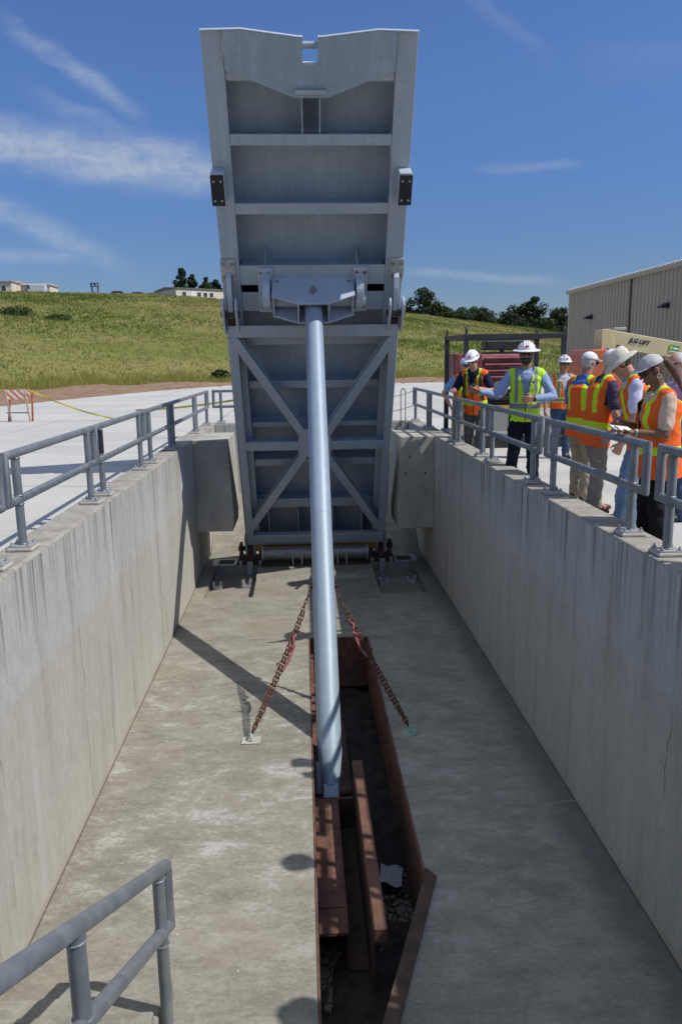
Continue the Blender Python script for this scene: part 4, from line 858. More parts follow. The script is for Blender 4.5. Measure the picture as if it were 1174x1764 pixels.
# grab loop and chains by the end wall
t = thing('grab_loop', 'slim steel grab loop of a ladder standing behind the right buttress', 'ladder', (2.32, 17.9, -0.2))
MB().tube([(-0.03, 0, -0.9), (-0.03, 0, 0.90), (0.0, 0, 0.97), (0.05, 0, 0.97), (0.08, 0, 0.90), (0.08, 0, -0.9)], 0.012, 8).build('stiles', M['galv'], t, smooth=True)
mb = MB()
for k in range(6): mb.cyl((-0.03, 0, -0.8 + 0.2 * k), (0.08, 0, -0.8 + 0.2 * k), 0.009, n=6)
mb.build('rungs', M['galv'], t, smooth=True)
for z, l in ((0.72, 'upper safety chain sagging from the grab loop to the right rail'), (0.38, 'lower safety chain sagging from the grab loop to the right rail')):
    mb = MB(); pts = [(1.9 + 0.72 * k / 14, 17.92 + 0.1 * k / 14, z - 0.14 * (1 - (k / 14) ** 2) if k < 14 else z) for k in range(15)]; mb.tube(pts, 0.008, 5); o = mb.build('safety_chain', M['galv'], smooth=True); tag(o, l, 'safety chain', 'safety chains')

# ================================================================ PEOPLE
SKIN = dict(fair=mat('fair_skin', (0.52, 0.29, 0.20), (0.46, 0.22, 0.145), 0.55, 0, 14), tan=mat('tanned_skin', (0.40, 0.20, 0.125), (0.34, 0.155, 0.09), 0.55, 0, 14), brown=mat('brown_skin', (0.22, 0.105, 0.062), (0.17, 0.078, 0.045), 0.5, 0, 14))
HAIR = dict(black=mat('black_hair', (0.012, 0.010, 0.009), (0.03, 0.022, 0.018), 0.6, 0, 40, (1, 1, 0.2), bump=0.4), brown=mat('brown_hair', (0.055, 0.032, 0.018), (0.09, 0.055, 0.032), 0.6, 0, 40, (1, 1, 0.2), bump=0.4), grey=mat('grey_hair', (0.38, 0.37, 0.35), (0.52, 0.51, 0.50), 0.7, 0, 40, (1, 1, 0.2), bump=0.4))
GLASS = mat('dark_lens', (0.006, 0.006, 0.007), None, 0.12, 0, spec=0.6)
HATW = mat('white_hat_shell', (0.74, 0.75, 0.76), (0.80, 0.80, 0.80), 0.32, 0, 3, coat=0.3)
def cloth(name, c, k=0.82, rough=0.85):
    return mat(name, c, tuple(x * k for x in c), rough, 0, 7, (1, 1, 0.6), 0.3, 0.7, 0.5, 13, 0.03, spec=0.2)
def plaid(name, a, bcol, c3, f=46, stripes_only=False):
    m, t, b = new_mat(name); o = t.n('ShaderNodeTexCoord').outputs['Object']; x, y, z = t.xyz(o)
    hz = t.mapr(t.m('SINE', t.m('MULTIPLY', z, f * 4.6)), -0.2, 0.3)
    vx = t.mapr(t.m('SINE', t.m('MULTIPLY', t.m('ADD', x, t.m('MULTIPLY', y, 0.9)), f * 4.6)), -0.2, 0.3)
    c = t.mix(hz, a, bcol)
    if not stripes_only: c = t.mix(t.m('MULTIPLY', vx, 0.55), c, c3)
    t.l(c, b.inputs['Base Color']); b.inputs['Roughness'].default_value = 0.85; b.inputs['Specular IOR Level'].default_value = 0.2
    t.l(t.bump(t.noise(o, 11, 4, 0.6), 0.5, 0.03), b.inputs['Normal']); return m
def vest_mat(name, basec, band, trim=None, zb=0.10, zh=0.035, vx0=0.085, vx1=0.135, vz=0.16, second=None):
    """reflective vest: bands in the garment's own coordinates"""
    m, t, b = new_mat(name); o = t.n('ShaderNodeTexCoord').outputs['Object']; x, y, z = t.xyz(o); ax = t.m('ABSOLUTE', x)
    def band_z(z0, z1): return t.m('MULTIPLY', t.m('GREATER_THAN', z, z0), t.m('LESS_THAN', z, z1))
    def vert(a, c2): return t.m('MULTIPLY', t.m('MULTIPLY', t.m('GREATER_THAN', ax, a), t.m('LESS_THAN', ax, c2)), t.m('GREATER_THAN', z, vz))
    c = t.mix(t.mapr(t.noise(o, 6, 4), 0.3, 0.7), basec, tuple(k * 0.86 for k in basec))
    msk = t.m('MAXIMUM', band_z(zb - zh, zb + zh), vert(vx0, vx1))
    if trim:
        mt = t.m('MAXIMUM', band_z(zb - zh - 0.014, zb + zh + 0.014), vert(vx0 - 0.012, vx1 + 0.012)); c = t.mix(mt, c, trim)
    c = t.mix(msk, c, band)
    t.l(c, b.inputs['Base Color']); b.inputs['Roughness'].default_value = 0.7; b.inputs['Specular IOR Level'].default_value = 0.25
    t.l(t.bump(t.noise(t.scale(o, (1, 1, 0.6)), 9, 4, 0.6), 0.55, 0.035), b.inputs['Normal']); return m
ORANGE, LIME = (0.86, 0.135, 0.018), (0.56, 0.74, 0.02)
SILVER = (0.22, 0.225, 0.24)
VO = vest_mat('orange_vest', ORANGE, LIME, None, 0.03)
VO4 = vest_mat('orange_vest_silver_bands', ORANGE, SILVER, LIME, 0.10, 0.026)
VL = vest_mat('lime_vest', (0.50, 0.82, 0.035), SILVER, None, 0.105, 0.034, 0.10, 0.145, 0.15)
TROU = dict(khaki=cloth('khaki_trousers', (0.36, 0.30, 0.215)), grey=cloth('grey_trousers', (0.095, 0.095, 0.095)), taupe=cloth('taupe_trousers', (0.31, 0.27, 0.215)), navy=cloth('dark_navy_jeans', (0.012, 0.014, 0.026)), jeans=cloth('washed_blue_jeans', (0.20, 0.31, 0.46), 0.6), denim=cloth('mid_blue_jeans', (0.055, 0.095, 0.17), 0.7), black=cloth('black_trousers', (0.010, 0.010, 0.011)), stone=cloth('stone_trousers', (0.42, 0.36, 0.28)))
SHOE = dict(brown=mat('brown_leather', (0.045, 0.022, 0.013), (0.07, 0.035, 0.02), 0.5, 0, 12), black=mat('black_leather', (0.012, 0.012, 0.012), None, 0.45), white=mat('white_trainers', (0.55, 0.56, 0.58), (0.42, 0.43, 0.46), 0.7, 0, 20))
PENDING = []
def cap(mb, p0, r0, p1, r1, n=12):
    p0 = Vector(p0); p1 = Vector(p1)
    mb.cyl(p0, p1, r0, r1, n=n); mb.sph(p0, r0, n, 8); mb.sph(p1, r1, n, 8)
def soft(name, mb, m, parent, voxel=0.012, smooth=4, post=None, disp=0.0, dsize=0.15, loc=None, rot=None):
    """union of overlapping shapes grown into one continuous skin"""
    me = bpy.data.meshes.new(name); me.from_pydata(mb.v, [], mb.f); me.materials.append(m)
    bm = bmesh.new(); bm.from_mesh(me); bmesh.ops.recalc_face_normals(bm, faces=bm.faces); bm.to_mesh(me); bm.free()
    o = bpy.data.objects.new(name, me); COL.objects.link(o); o.parent = parent
    if loc is not None: o.location = loc
    if rot is not None: o.rotation_euler = rot.to_euler() if isinstance(rot, Matrix) else rot
    rm = o.modifiers.new('skin', 'REMESH'); rm.mode = 'VOXEL'; rm.voxel_size = voxel; rm.use_smooth_shade = True
    if disp:
        tx = bpy.data.textures.new(name + '_folds', 'CLOUDS'); tx.noise_scale = dsize; tx.noise_depth = 2
        dm = o.modifiers.new('folds', 'DISPLACE'); dm.texture = tx; dm.strength = disp; dm.mid_level = 0.5; dm.texture_coords = 'LOCAL'
    sm = o.modifiers.new('relax', 'SMOOTH'); sm.factor = 0.5; sm.iterations = smooth
    PENDING.append((o, post)); return o
def finish_soft():
    dg = bpy.context.evaluated_depsgraph_get(); dg.update(); done = []
    for o, post in PENDING:
        me = bpy.data.meshes.new_from_object(o.evaluated_get(dg)); done.append((o, me, post))
    for o, me, post in done:
        mats = [m for m in o.data.materials]; o.modifiers.clear(); nm = o.data.name; old = o.data; o.data = me
        bpy.data.meshes.remove(old); me.name = nm
        if not me.materials:
            for m in mats: me.materials.append(m)
        if post:
            bm = bmesh.new(); bm.from_mesh(me); dl = [f for f in bm.faces if post(f.calc_center_median())]
            bmesh.ops.delete(bm, geom=dl, context='FACES'); bm.to_mesh(me); bm.free()
        me.polygons.foreach_set('use_smooth', [True] * len(me.polygons))
    PENDING.clear()
def hand(mb, wrist, f, n, thumb_side, s=1.0, curl=25, spread=1.0):
    f = Vector(f).normalized(); n = Vector(n); n = (n - f * n.dot(f)).normalized(); l = f.cross(n)
    W = Vector(wrist)
    for k in (-1, 0, 1): cap(mb, W + f * 0.012 * s + l * 0.012 * k * s, 0.019 * s, W + f * 0.078 * s + l * 0.027 * k * s, 0.0145 * s, 8)
    for i, (off, ln) in enumerate(((-0.034, 0.062), (-0.0115, 0.078), (0.0115, 0.085), (0.034, 0.074))):
        off *= thumb_side; base = W + f * 0.085 * s + l * off * s; a = 0.0; p = base; d = f + l * off * 2.2 * spread
        d.normalize(); r = 0.0105 * s
        for j, fr in enumerate((0.45, 0.32, 0.23)):
            a += R_(curl * (0.8 + 0.12 * i)); dd = (d * math.cos(a) + n * math.sin(a)).normalized(); q = p + dd * ln * fr * s
            cap(mb, p, r, q, r * 0.9, 7); p = q; r *= 0.9
    b0 = W + f * 0.025 * s + l * thumb_side * 0.026 * s; b1 = b0 + (f * 0.65 + l * thumb_side * 0.62 + n * 0.25).normalized() * 0.044 * s; b2 = b1 + (f * 0.9 + l * thumb_side * 0.25 + n * 0.35).normalized() * 0.035 * s
    cap(mb, b0, 0.014 * s, b1, 0.0115 * s, 7); cap(mb, b1, 0.0115 * s, b2, 0.009 * s, 7)
def rx(a): return Matrix.Rotation(R_(a), 3, 'X')
def rz(a): return Matrix.Rotation(R_(a), 3, 'Z')
def person(label, pos, heading, H=1.8, lean=3, head=(0, 5), arms=None, feet=((0.11, 0.0), (-0.11, 0.0)), skin='fair', hair='brown', shirt=None, sleeve='short', vest=VO, vest_z0=-0.17, trousers='khaki', shoe='brown',
           hat='hard', hatm=None, glasses=True, beard=None, girth=1.0, open_front=True, brim=None, extras=None, female=False, hips=(0, 0)):
    s = H / 1.80; rot = math.atan2(-heading[0], heading[1])
    P = thing('person', label, 'person', (pos[0], pos[1], DZ), (0, 0, rot))
    hip = Vector((hips[0], hips[1], 0.93)) * s; T = rx(-lean); g = girth
    def tp(x, y, z): return hip + T @ (Vector((x, y, z)) * s)
    Hm = rz(head[0]) @ rx(-head[1]); HC = tp(0, 0.0, 0.60) + Hm @ (Vector((0, 0.035, 0.115)) * s)
    def hp_(x, y, z): return HC + Hm @ (Vector((x, y, z)) * s)
    sk = SKIN[skin]; B = MB()
    # torso, neck, head
    tr = [(-0.10, .150, .105), (0.0, .158, .112), (.10, .150, .108), (.2, .148, .102), (.32, .165, .112), (.42, .172, .105), (.50, .13, .08)]
    B.loft([(tp(0, 0, z), a * s * g, b * s * g, T) for z, a, b in tr], 20)
    cap(B, tp(0, -0.005, 0.47), .062 * s, HC + Hm @ (Vector((0, -0.012, -0.045)) * s), .056 * s)
    B.sph(HC + Hm @ (Vector((0, -0.005, 0.02)) * s), (.074 * s, .094 * s, .098 * s), 16, 14, Hm)
    B.sph(hp_(0, 0.030, -0.050), (.056 * s, .058 * s, .062 * s), 14, 10, Hm); B.sph(hp_(0, 0.068, -0.088), (.026 * s, .024 * s, .02 * s), 10, 8, Hm)
    cap(B, hp_(0, 0.090, 0.012), .010 * s, hp_(0, 0.108, -0.030), .0145 * s, 8); B.sph(hp_(0, 0.085, -0.062), (.023 * s, .012 * s, .010 * s), 8, 6, Hm)
    for q in (-1, 1): B.sph(hp_(q * .076, -0.008, -0.008), (.012 * s, .022 * s, .034 * s), 8, 8, Hm); B.sph(hp_(q * .032, .078, .028), (.022 * s, .012 * s, .009 * s), 8, 6, Hm); B.sph(hp_(q * .042, .062, -.025), (.024 * s, .02 * s, .022 * s), 8, 6, Hm)
    S = MB(); A = arms or {}
    # shirt body
    S.loft([(tp(0, 0, z), (a + .012) * s * g, (b + .012) * s * g, T) for z, a, b in tr], 22); cap(S, tp(0, -.005, .46), .082 * s, tp(0, 0.0, .535), .066 * s)
    if female: 
        for q in (-1, 1): S.sph(tp(q * .075, .085, .30), .075 * s, 12, 10); B.sph(tp(q * .075, .075, .30), .07 * s, 12, 10)
    V = MB()
    V.loft([((0, 0, z * s), (a + .034) * s * g, (b + .040) * s * g) for z, a, b in [(vest_z0, .166, .118)] + tr[1:-1]] + [((0, 0, .47 * s), .16 * s, .10 * s)], 24)
    if female:
        for q in (-1, 1): V.sph((q * .075 * s, .088 * s, .30 * s), .088 * s, 12, 10)
    hands = {}
    for q, side in ((1, 'R'), (-1, 'L')):
        sh = tp(q * .185 * (0.92 if female else 1) * g ** 0.5, 0, .455); e_off, w_off = A.get(side, ((q * .06, -.02, -.29), (q * .02, .07, -.25)))[:2]
        el = sh + Vector(e_off) * s; wr = el + Vector(w_off) * s
        cap(B, sh, .050 * s, el, .040 * s); cap(B, el, .041 * s, wr, .027 * s)
        opt = A.get(side, (0, 0))[2] if len(A.get(side, (0, 0))) > 2 else {}
        fd = Vector(opt.get('f', (wr - el))).normalized(); hn = opt.get('n', (-q * 1.0, 0.15, 0)); hand(B, wr, fd, hn, opt.get('thumb', q * (1 if Vector(fd).cross(Vector(hn)).y * q > 0 else -1)), s, opt.get('curl', 28)); hands[side] = (wr, fd, el)
        cap(S, tp(q * .07, -.005, .49), .060 * s, sh, .066 * s)
        if sleeve == 'long': cap(S, sh, .066 * s, el, .054 * s); cap(S, el, .054 * s, el + (wr - el) * .93, .040 * s)
        else: cap(S, sh, .068 * s, sh + (el - sh) * .72, .066 * s)
        cap(V, (q * .062 * s, -.005 * s, .492 * s), .076 * s, (q * .158 * s, -.003 * s, .462 * s), .080 * s)
    # legs
    L = MB(); L.loft([(tp(0, 0, z), a * s * g, b * s * g, T) for z, a, b in ((-.12, .15, .12), (-.02, .168, .125), (.08, .165, .120))], 20)
    for q, (fx, fy) in ((1, feet[0]), (-1, feet[1])):
        hj = hip + Vector((q * .085, 0, -.06)) * s; an = Vector((fx * s, fy * s, .09 * s)); kn = (hj + an) * 0.5 + Vector((0, .035, .02)) * s
        cap(B, hj, .085 * s, kn, .055 * s); cap(B, kn, .055 * s, an, .04 * s)
        cap(L, hj + Vector((0, -.012, .03)) * s, .108 * s * g ** .5, kn, .078 * s); cap(L, kn, .078 * s, an + Vector((0, -.005, .0)) * s, .070 * s); cap(L, an + Vector((0, 0, -.03)) * s, .071 * s, an, .07 * s)
        F = MB(); cap(F, an + Vector((0, -.045, -.055)) * s, .036 * s, an + Vector((q * .012, .075, -.052)) * s, .041 * s); cap(F, an + Vector((q * .012, .075, -.054)) * s, .041 * s, an + Vector((q * .018, .165, -.062)) * s, .028 * s); cap(F, an + Vector((0, -.02, .01)) * s, .045 * s, an + Vector((0, -.02, -.05)) * s, .042 * s)
        soft('shoe', F, SHOE[shoe], P, .012 * s, 3)
        cap(B, an, .036 * s, an + Vector((0, .1, -.055)) * s, .028 * s)
    soft('body', B, sk, P, .0075 * s, 3)
    soft('shirt', S, shirt, P, .011 * s, 3, None, .03, .10)
    soft('trousers', L, TROU[trousers], P, .012 * s, 2, None, .045, .09)
    if vest is not None:
        def vpost(c, s=s, g=g):
            x, y, z = c.x / s, c.y / s, c.z / s
            if open_front and y > 0.02 and abs(x) < 0.008 + max(0, (z - 0.16)) * 0.22: return True
            if z > 0.505 and abs(x) < 0.080: return True
            if z < vest_z0 + 0.012: return True
            return abs(x) > 0.180 * g and z > 0.25 and z < 0.44 and abs(y) < 0.055
        soft('vest', V, vest, P, .011 * s, 3, vpost, .034, .11, hip, T)
    # head things, built in head space
    def hpart(name, mb, m, smooth=True, bev=0): 
        o = mb.build(name, m, P, smooth=smooth, bevel=bev); o.location = HC; o.rotation_euler = Hm.to_euler(); o.scale = (s, s, s); return o
    if hair:
        h = MB(); h.sph((0, -.016, .018), (.080, .094, .102), 16, 12); hpart('hair', h, HAIR[hair])
    if glasses:
        gl = MB()
        for q in (-1, 1): gl.sph((q * .033, .094, .006), (.028, .010, .020), 12, 8); gl.box((q * .060, .082, .008), (q * .076, -.015, .015))
        gl.box((-.01, .098, .006), (.01, .104, .014)); hpart('sunglasses', gl, GLASS)
    else:
        for q in (-1, 1): hpart('eye', MB().sph((q * .032, .084, .008), (.012, .008, .006), 8, 6), HAIR['black'])
    if beard:
        bd = MB(); bd.sph((0, .036, -.070), (.063, .064, .058), 14, 10); bd.sph((0, .066, -.098), (.036, .034, .034), 10, 8)
        for q in (-1, 1): bd.sph((q * .060, .015, -.035), (.014, .026, .04), 8, 8)
        hpart('beard', bd, HAIR[beard])
    hpart('mouth', MB().sph((0, .0985 if not beard else .103, -.064), (.020, .006, .006), 8, 6), mat('lips', (0.30, 0.11, 0.09), None, 0.5) if 'lips' not in bpy.data.materials else bpy.data.materials['lips'])
    hm = hatm or HATW
    if hat in ('hard', 'hardfull'):
        b = MB(); b.sph((0, -.002, .052), (.108, .132, .098), 22, 12, None, 0.0)
        for x in (-.028, 0, .028): b.tube([(x, .125 * math.cos(a), .052 + .102 * math.sin(a)) for a in np.linspace(.35, 2.8, 12)], .008, 6)
        ho = hpart('hard_hat', b, hm)
        r = MB()
        if hat == 'hardfull': r.loft([((0, .005, .040), .165, .185), ((0, .005, .046), .162, .182), ((0, 0, .058), .110, .134), ((0, 0, .052), .105, .13)], 28)
        else: r.loft([((0, .028, .044), .118, .172), ((0, .028, .050), .116, .169), ((0, 0, .058), .108, .132), ((0, 0, .05), .10, .12)], 28)
        br = r.build('brim', hm, ho, smooth=True)
        e = MB(); e.box((-.014, .118, .088), (.014, .128, .093)); 
        for x in (-.0115, 0, .0115): e.box((x - .0035, .114, .0935), (x + .0035, .126, .104))
        e.box((-.014, .108, .1045), (.014, .122, .109)); e.build('emblem', EMB, ho)
        for q in (-1, 1): MB().sph((q * .101, .03, .085), (.008, .016, .014), 8, 6).build('side_sticker', EMB, ho)
    elif hat == 'cap':
        b = MB(); b.sph((0, -.008, .042), (.090, .106, .088), 20, 10, None, 0.0); b.sph((0, -.008, .128), .008, 8, 6); ho = hpart('cap', b, hm)
        vz = MB(); n = 12; pts = [(.082 * math.cos(a), .06 + .115 * math.sin(a)) for a in np.linspace(0, math.pi, n)]
        vz.add([(x, y, .047 - 0.10 * (y - .06) - 1.2 * x * x) for x, y in pts] + [(x, y, .055 - 0.10 * (y - .06) - 1.2 * x * x) for x, y in pts], [tuple(range(n)), tuple(range(n, 2 * n))[::-1]] + [(j, i, n + i, n + j) for i in range(n) for j in [(i + 1) % n]])
        vz.build('visor', brim or hm, ho, smooth=True)
    elif hat == 'bucket':
        b = MB(); b.loft([((0, -.006, .035), .098, .115), ((0, -.006, .085), .094, .110), ((0, -.008, .125), .078, .094), ((0, -.01, .140), .045, .06)], 24); ho = hpart('sun_hat', b, hm)
        r = MB(); r.loft([((0, 0, .042), .098, .114), ((0, .0, .028), .132, .150), ((0, 0, .004), .160, .178), ((0, 0, -.004), .159, .177), ((0, 0, .020), .130, .148), ((0, 0, .034), .096, .112)], 28); r.build('brim', hm, ho, smooth=True)
    if extras: extras(P, s, tp, hp_, hands, hpart, HC, Hm)
    return P
EMB = mat('red_emblem', (0.50, 0.025, 0.03), None, 0.5)
CAMB = mat('camera_body_black', (0.010, 0.010, 0.011), (0.02, 0.02, 0.021), 0.45, 0, 30)
def camera_thing(label, pos, rot, sc=1.0):
    t = thing('camera', label, 'camera', pos, rot, 'cameras hanging on straps'); t.scale = (sc,) * 3
    b = MB().box((-.07, -.035, -.048), (.07, .03, .045)); b.box((-.028, -.03, .0455), (.028, .028, .068)); b.box((-.07, .0305, -.04), (-.04, .045, .04)); b.build('camera_body', CAMB, t, bevel=.008, seg=2)
    l = MB().cyl((0, .031, 0), (0, .10, 0), .036, .034, n=18); l.build('lens', CAMB, t, smooth=True); MB().cyl((0, .1005, 0), (0, .103, 0), .028, n=16).build('glass', GLASS, t, smooth=True)
    return t
def strap(P, pts, r=.008, m=None, name='camera_strap'):
    return MB().tube(pts, r, 6).build(name, m or CAMB, P, smooth=True)
SHIRTS = dict(sky=cloth('sky_blue_shirt', (0.20, 0.38, 0.68)), navy=cloth('navy_polo', (0.012, 0.014, 0.04)), gingham=plaid('blue_gingham', (0.40, 0.49, 0.64), (0.20, 0.30, 0.50), (0.14, 0.23, 0.43), 62), striped=plaid('grey_striped_polo', (0.52, 0.50, 0.54), (0.36, 0.35, 0.39), (0.3, 0.3, 0.3), 52, True), blue=cloth('royal_blue_shirt', (0.07, 0.17, 0.52)), tartan=plaid('dark_tartan_shirt', (0.05, 0.055, 0.11), (0.14, 0.07, 0.10), (0.03, 0.035, 0.06), 50), lav=cloth('pale_lavender_shirt', (0.60, 0.61, 0.78)), tan=cloth('tan_tee', (0.62, 0.47, 0.35)), purple=cloth('lavender_polo', (0.36, 0.33, 0.60)))
CAPB = mat('pale_blue_cap', (0.52, 0.58, 0.74), (0.60, 0.65, 0.78), 0.8, 0, 10); CAPV = mat('blue_visor', (0.10, 0.18, 0.45), None, 0.8)
CAPG = mat('light_grey_cap', (0.50, 0.48, 0.47), (0.42, 0.41, 0.40), 0.85, 0, 9, (1, 1, 1), 0.35, 0.65, 0.6, 16, 0.02); CREAM = mat('cream_sun_hat', (0.62, 0.58, 0.49), (0.54, 0.50, 0.42), 0.85, 0, 8, (1, 1, 1), 0.35, 0.65, 0.6, 18, 0.02); CAPW = mat('white_cap', (0.72, 0.72, 0.74), (0.64, 0.64, 0.67), 0.8, 0, 8)
# far pair, looking down into the channel
def ex1(P, s, tp, hp_, hands, hpart, HC, Hm):
    strap(P, [tp(-.055, .02, .52), tp(-.06, .12, .42), tp(-.02, .155, .18)]); strap(P, [tp(.055, .02, .52), tp(.07, .12, .42), tp(.03, .155, .18)])
person('person in pale blue cap and sky blue shirt, leftmost of the visitors', (2.95, 14.1), (0.25, -1), 1.79, 3, (0, 8), dict(R=((.16, -.10, -.24), (-.10, .06, -.24)), L=((-.05, .05, -.29), (.08, .2, -.12))), skin='fair', hair='grey', shirt=SHIRTS['sky'], trousers='stone', hat='cap', hatm=CAPB, brim=CAPV, vest_z0=-.05, extras=ex1)
camera_thing('black camera on the belly of the person in the pale blue cap', (3.01, 13.88, DZ + 1.11), (R_(-50), 0, R_(180)), 1.1)
def ex2(P, s, tp, hp_, hands, hpart, HC, Hm):
    for q in (-1, 1): MB().tube([tp(q * .13, -.15, .40), tp(q * .135, -.03, .535), tp(q * .13, .12, .44), tp(q * .14, .16, .25), tp(q * .16, .10, .08)], .022 * s, 8).build('backpack_strap', CAMB, P, smooth=True)
    bp = MB().sph(tp(0, -.21, .28), (.15, .10, .22), 14, 10); bp.build('backpack', CAMB, P, smooth=True)
    strap(P, [tp(.06, .03, .52), tp(.07, .14, .42), tp(.03, .19, .28)], .012); strap(P, [tp(-.06, .03, .52), tp(-.05, .14, .42), tp(-.02, .19, .28)], .012)
person('person in white hard hat, navy polo and orange vest leaning forward, camera on the chest', (2.98, 13.15), (-0.55, -1), 1.93, 14, (-4, 22), dict(R=((.10, .12, -.25), (-.06, .24, .03), dict(n=(-.3, 0, -1), curl=30)), L=((-.12, .10, -.25), (.10, .22, .05), dict(n=(.4, 0, -1), curl=30))), skin='fair', hair='brown', shirt=SHIRTS['navy'], trousers='grey', hat='hard', feet=((.12, -.05), (-.12, .05)), extras=ex2)
camera_thing('black camera hanging on the chest of the leaning person in the navy polo', (2.86, 12.80, DZ + 1.26), (R_(-40), 0, R_(151)), 1.15)
# the one explaining, in the lime vest
def ex3(P, s, tp, hp_, hands, hpart, HC, Hm):
    MB().tube([tp(-.075, .17, .37), tp(-.072, .185, .30), tp(-.06, .18, .1)], .004, 5).build('microphone_cord', CAMB, P); MB().sph(tp(-.075, .178, .385), (.014, .012, .018), 8, 6).build('lapel_microphone', CAMB, P, smooth=True)
    wr, fd, el = hands['L']; MB().cyl(wr - fd * .012, wr + fd * .012, .036 * s, n=14).build('wrist_watch', CAMB, P, smooth=True)
person('bearded person in a lime vest and blue gingham shirt, both hands held out while explaining', (2.97, 10.18), (-0.22, -1), 1.97, 2, (-4, 6), dict(R=((.15, .12, -.23), (.21, .14, .045), dict(n=(-.2, -.9, .25), curl=14)), L=((-.14, .08, -.25), (.24, .16, -.02), dict(n=(.25, -.9, .1), curl=16))), skin='tan', hair='black', shirt=SHIRTS['gingham'], sleeve='long', vest=VL, vest_z0=-.10, trousers='navy', shoe='black', hat='hardfull', beard='black', feet=((.15, .0), (-.13, .03)), extras=ex3)
# behind
person('person in white hard hat, striped polo and orange vest standing back, arms down', (4.50, 13.2), (0.02, -1), 1.79, 1, (0, 4), dict(R=((.11, .02, -.28), (.02, .05, -.25), dict(curl=75)), L=((-.10, .02, -.28), (-.01, .06, -.25), dict(curl=60))), skin='tan', hair='brown', shirt=SHIRTS['striped'], vest=VO4, vest_z0=-.06, trousers='denim', hat='hard', girth=1.05)
# the group at the right
person('person in a royal blue shirt and orange vest turned away, arm hanging', (3.42, 9.25), (0.80, 0.45), 1.84, 2, (-6, 8), dict(R=((.09, .03, -.28), (.02, .06, -.25), dict(curl=30)), L=((-.08, .06, -.28), (.03, .2, -.12))), skin='tan', hair='grey', shirt=SHIRTS['blue'], trousers='khaki', hat='cap', hatm=CAPW, feet=((.10, -.02), (-.10, .05)), girth=1.08)
def ex6(P, s, tp, hp_, hands, hpart, HC, Hm):
    g = MB(); g.tube([(.10 * math.cos(a), -.008 + .118 * math.sin(a), .075 + .03 * math.sin(a)) for a in np.linspace(.1, math.pi - .1, 12)], .008, 6); hpart('hat_band', g, CAMB)
person('person in white cap with dark band, dark tartan shirt and orange vest, facing right', (3.28, 8.42), (1, 0.05), 1.87, 8, (10, 14), dict(R=((.06, .02, -.28), (-.02, .08, -.25), dict(curl=40)), L=((-.06, .10, -.27), (.06, .2, -.1))), skin='fair', hair='grey', shirt=SHIRTS['tartan'], trousers='taupe', hat='cap', hatm=CAPW, feet=((.12, -.06), (-.10, .08)), glasses=False, vest_z0=-.2, extras=ex6)
def ex7(P, s, tp, hp_, hands, hpart, HC, Hm):
    MB().box(tp(-.20, .02, -.10) - Vector((.012, .04, .07)), tp(-.20, .02, -.10) + Vector((.012, .04, .07))).build('phone_pouch', CAMB, P, bevel=.008)
person('person in cream sun hat, pale lavender shirt and washed jeans, bending over', (3.38, 7.70), (-0.86, 0.30), 1.91, 13, (0, 38), dict(L=((-.06, .0, -.29), (.0, .10, -.24), dict(curl=40)), R=((.05, .04, -.29), (-.06, .14, -.2))), skin='fair', hair='brown', shirt=SHIRTS['lav'], trousers='jeans', shoe='white', hat='bucket', hatm=CREAM, glasses=False, feet=((.12, .06), (-.13, -.02)), girth=1.05, vest_z0=-.16, hips=(0, -.09), extras=ex7)
NOTE = {}
def ex8(P, s, tp, hp_, hands, hpart, HC, Hm):
    pts = [HC + Hm @ (Vector(p) * s) for p in ((0, -.095, .03), (0, -.135, .02), (.0, -.165, -.06), (.005, -.185, -.18), (.01, -.19, -.30))]
    mb = MB(); rr = (.020, .030, .033, .026, .008)
    for k in range(4): cap(mb, pts[k], rr[k] * s, pts[k + 1], rr[k + 1] * s, 9)
    soft('ponytail', mb, HAIR['brown'], P, .010, 3)
    for q in (-1, 1): er = MB().tube([(q * .082, -.004 + .017 * math.cos(a), -.055 + .017 * math.sin(a)) for a in np.linspace(0, 6.28, 14, endpoint=False)], .0032, 5, True); hpart('earring', er, M['galv_light'])
    wr, fd, el = hands['L']; MB().cyl(wr - fd * .03, wr - fd * .012, .031 * s, n=14).build('wrist_watch', M['galv_light'], P, smooth=True)
    NOTE['L'] = P.matrix_basis.copy(); NOTE['h'] = hands
person('ponytailed person in light grey cap, tan shirt and orange vest, writing notes by the rail', (3.03, 6.36), (-1, 0.06), 1.81, 3, (6, 24), dict(L=((-.06, .03, -.28), (.05, .24, .015), dict(n=(0, 0, 1), curl=18)), R=((.05, .06, -.27), (-.13, .21, .06), dict(n=(-.5, .1, -.8), curl=45))), skin='brown', hair='brown', shirt=SHIRTS['tan'], trousers='black', shoe='black', hat='cap', hatm=CAPG, female=True, vest_z0=-.22, girth=1.12, feet=((.10, .02), (-.10, -.02)), extras=ex8)
person('grey-haired bareheaded person in sunglasses and lavender polo, at the right picture edge', (3.98, 7.92), (-1, -0.15), 1.82, 3, (0, 8), dict(L=((-.08, .03, -.28), (.02, .14, -.2)), R=((.08, .03, -.28), (-.04, .2, -.14))), skin='fair', hair='grey', shirt=SHIRTS['purple'], vest=None, trousers='denim', shoe='black', hat=None)
# two more visitors standing just right of the frame: their shadows reach the channel floor
person('person in white hard hat, sky blue shirt and khaki trousers at the near right rail', (3.00, 4.72), (-1, 0.1), 1.78, 4, (0, 14), None, shirt=SHIRTS['sky'], trousers='khaki', hat='hard')
person('person in cream sun hat and grey trousers nearest the camera at the right rail', (3.00, 3.18), (-1, 0.1), 1.80, 4, (0, 10), None, shirt=SHIRTS['tan'], trousers='grey', hat='bucket', hatm=CREAM)
finish_soft()
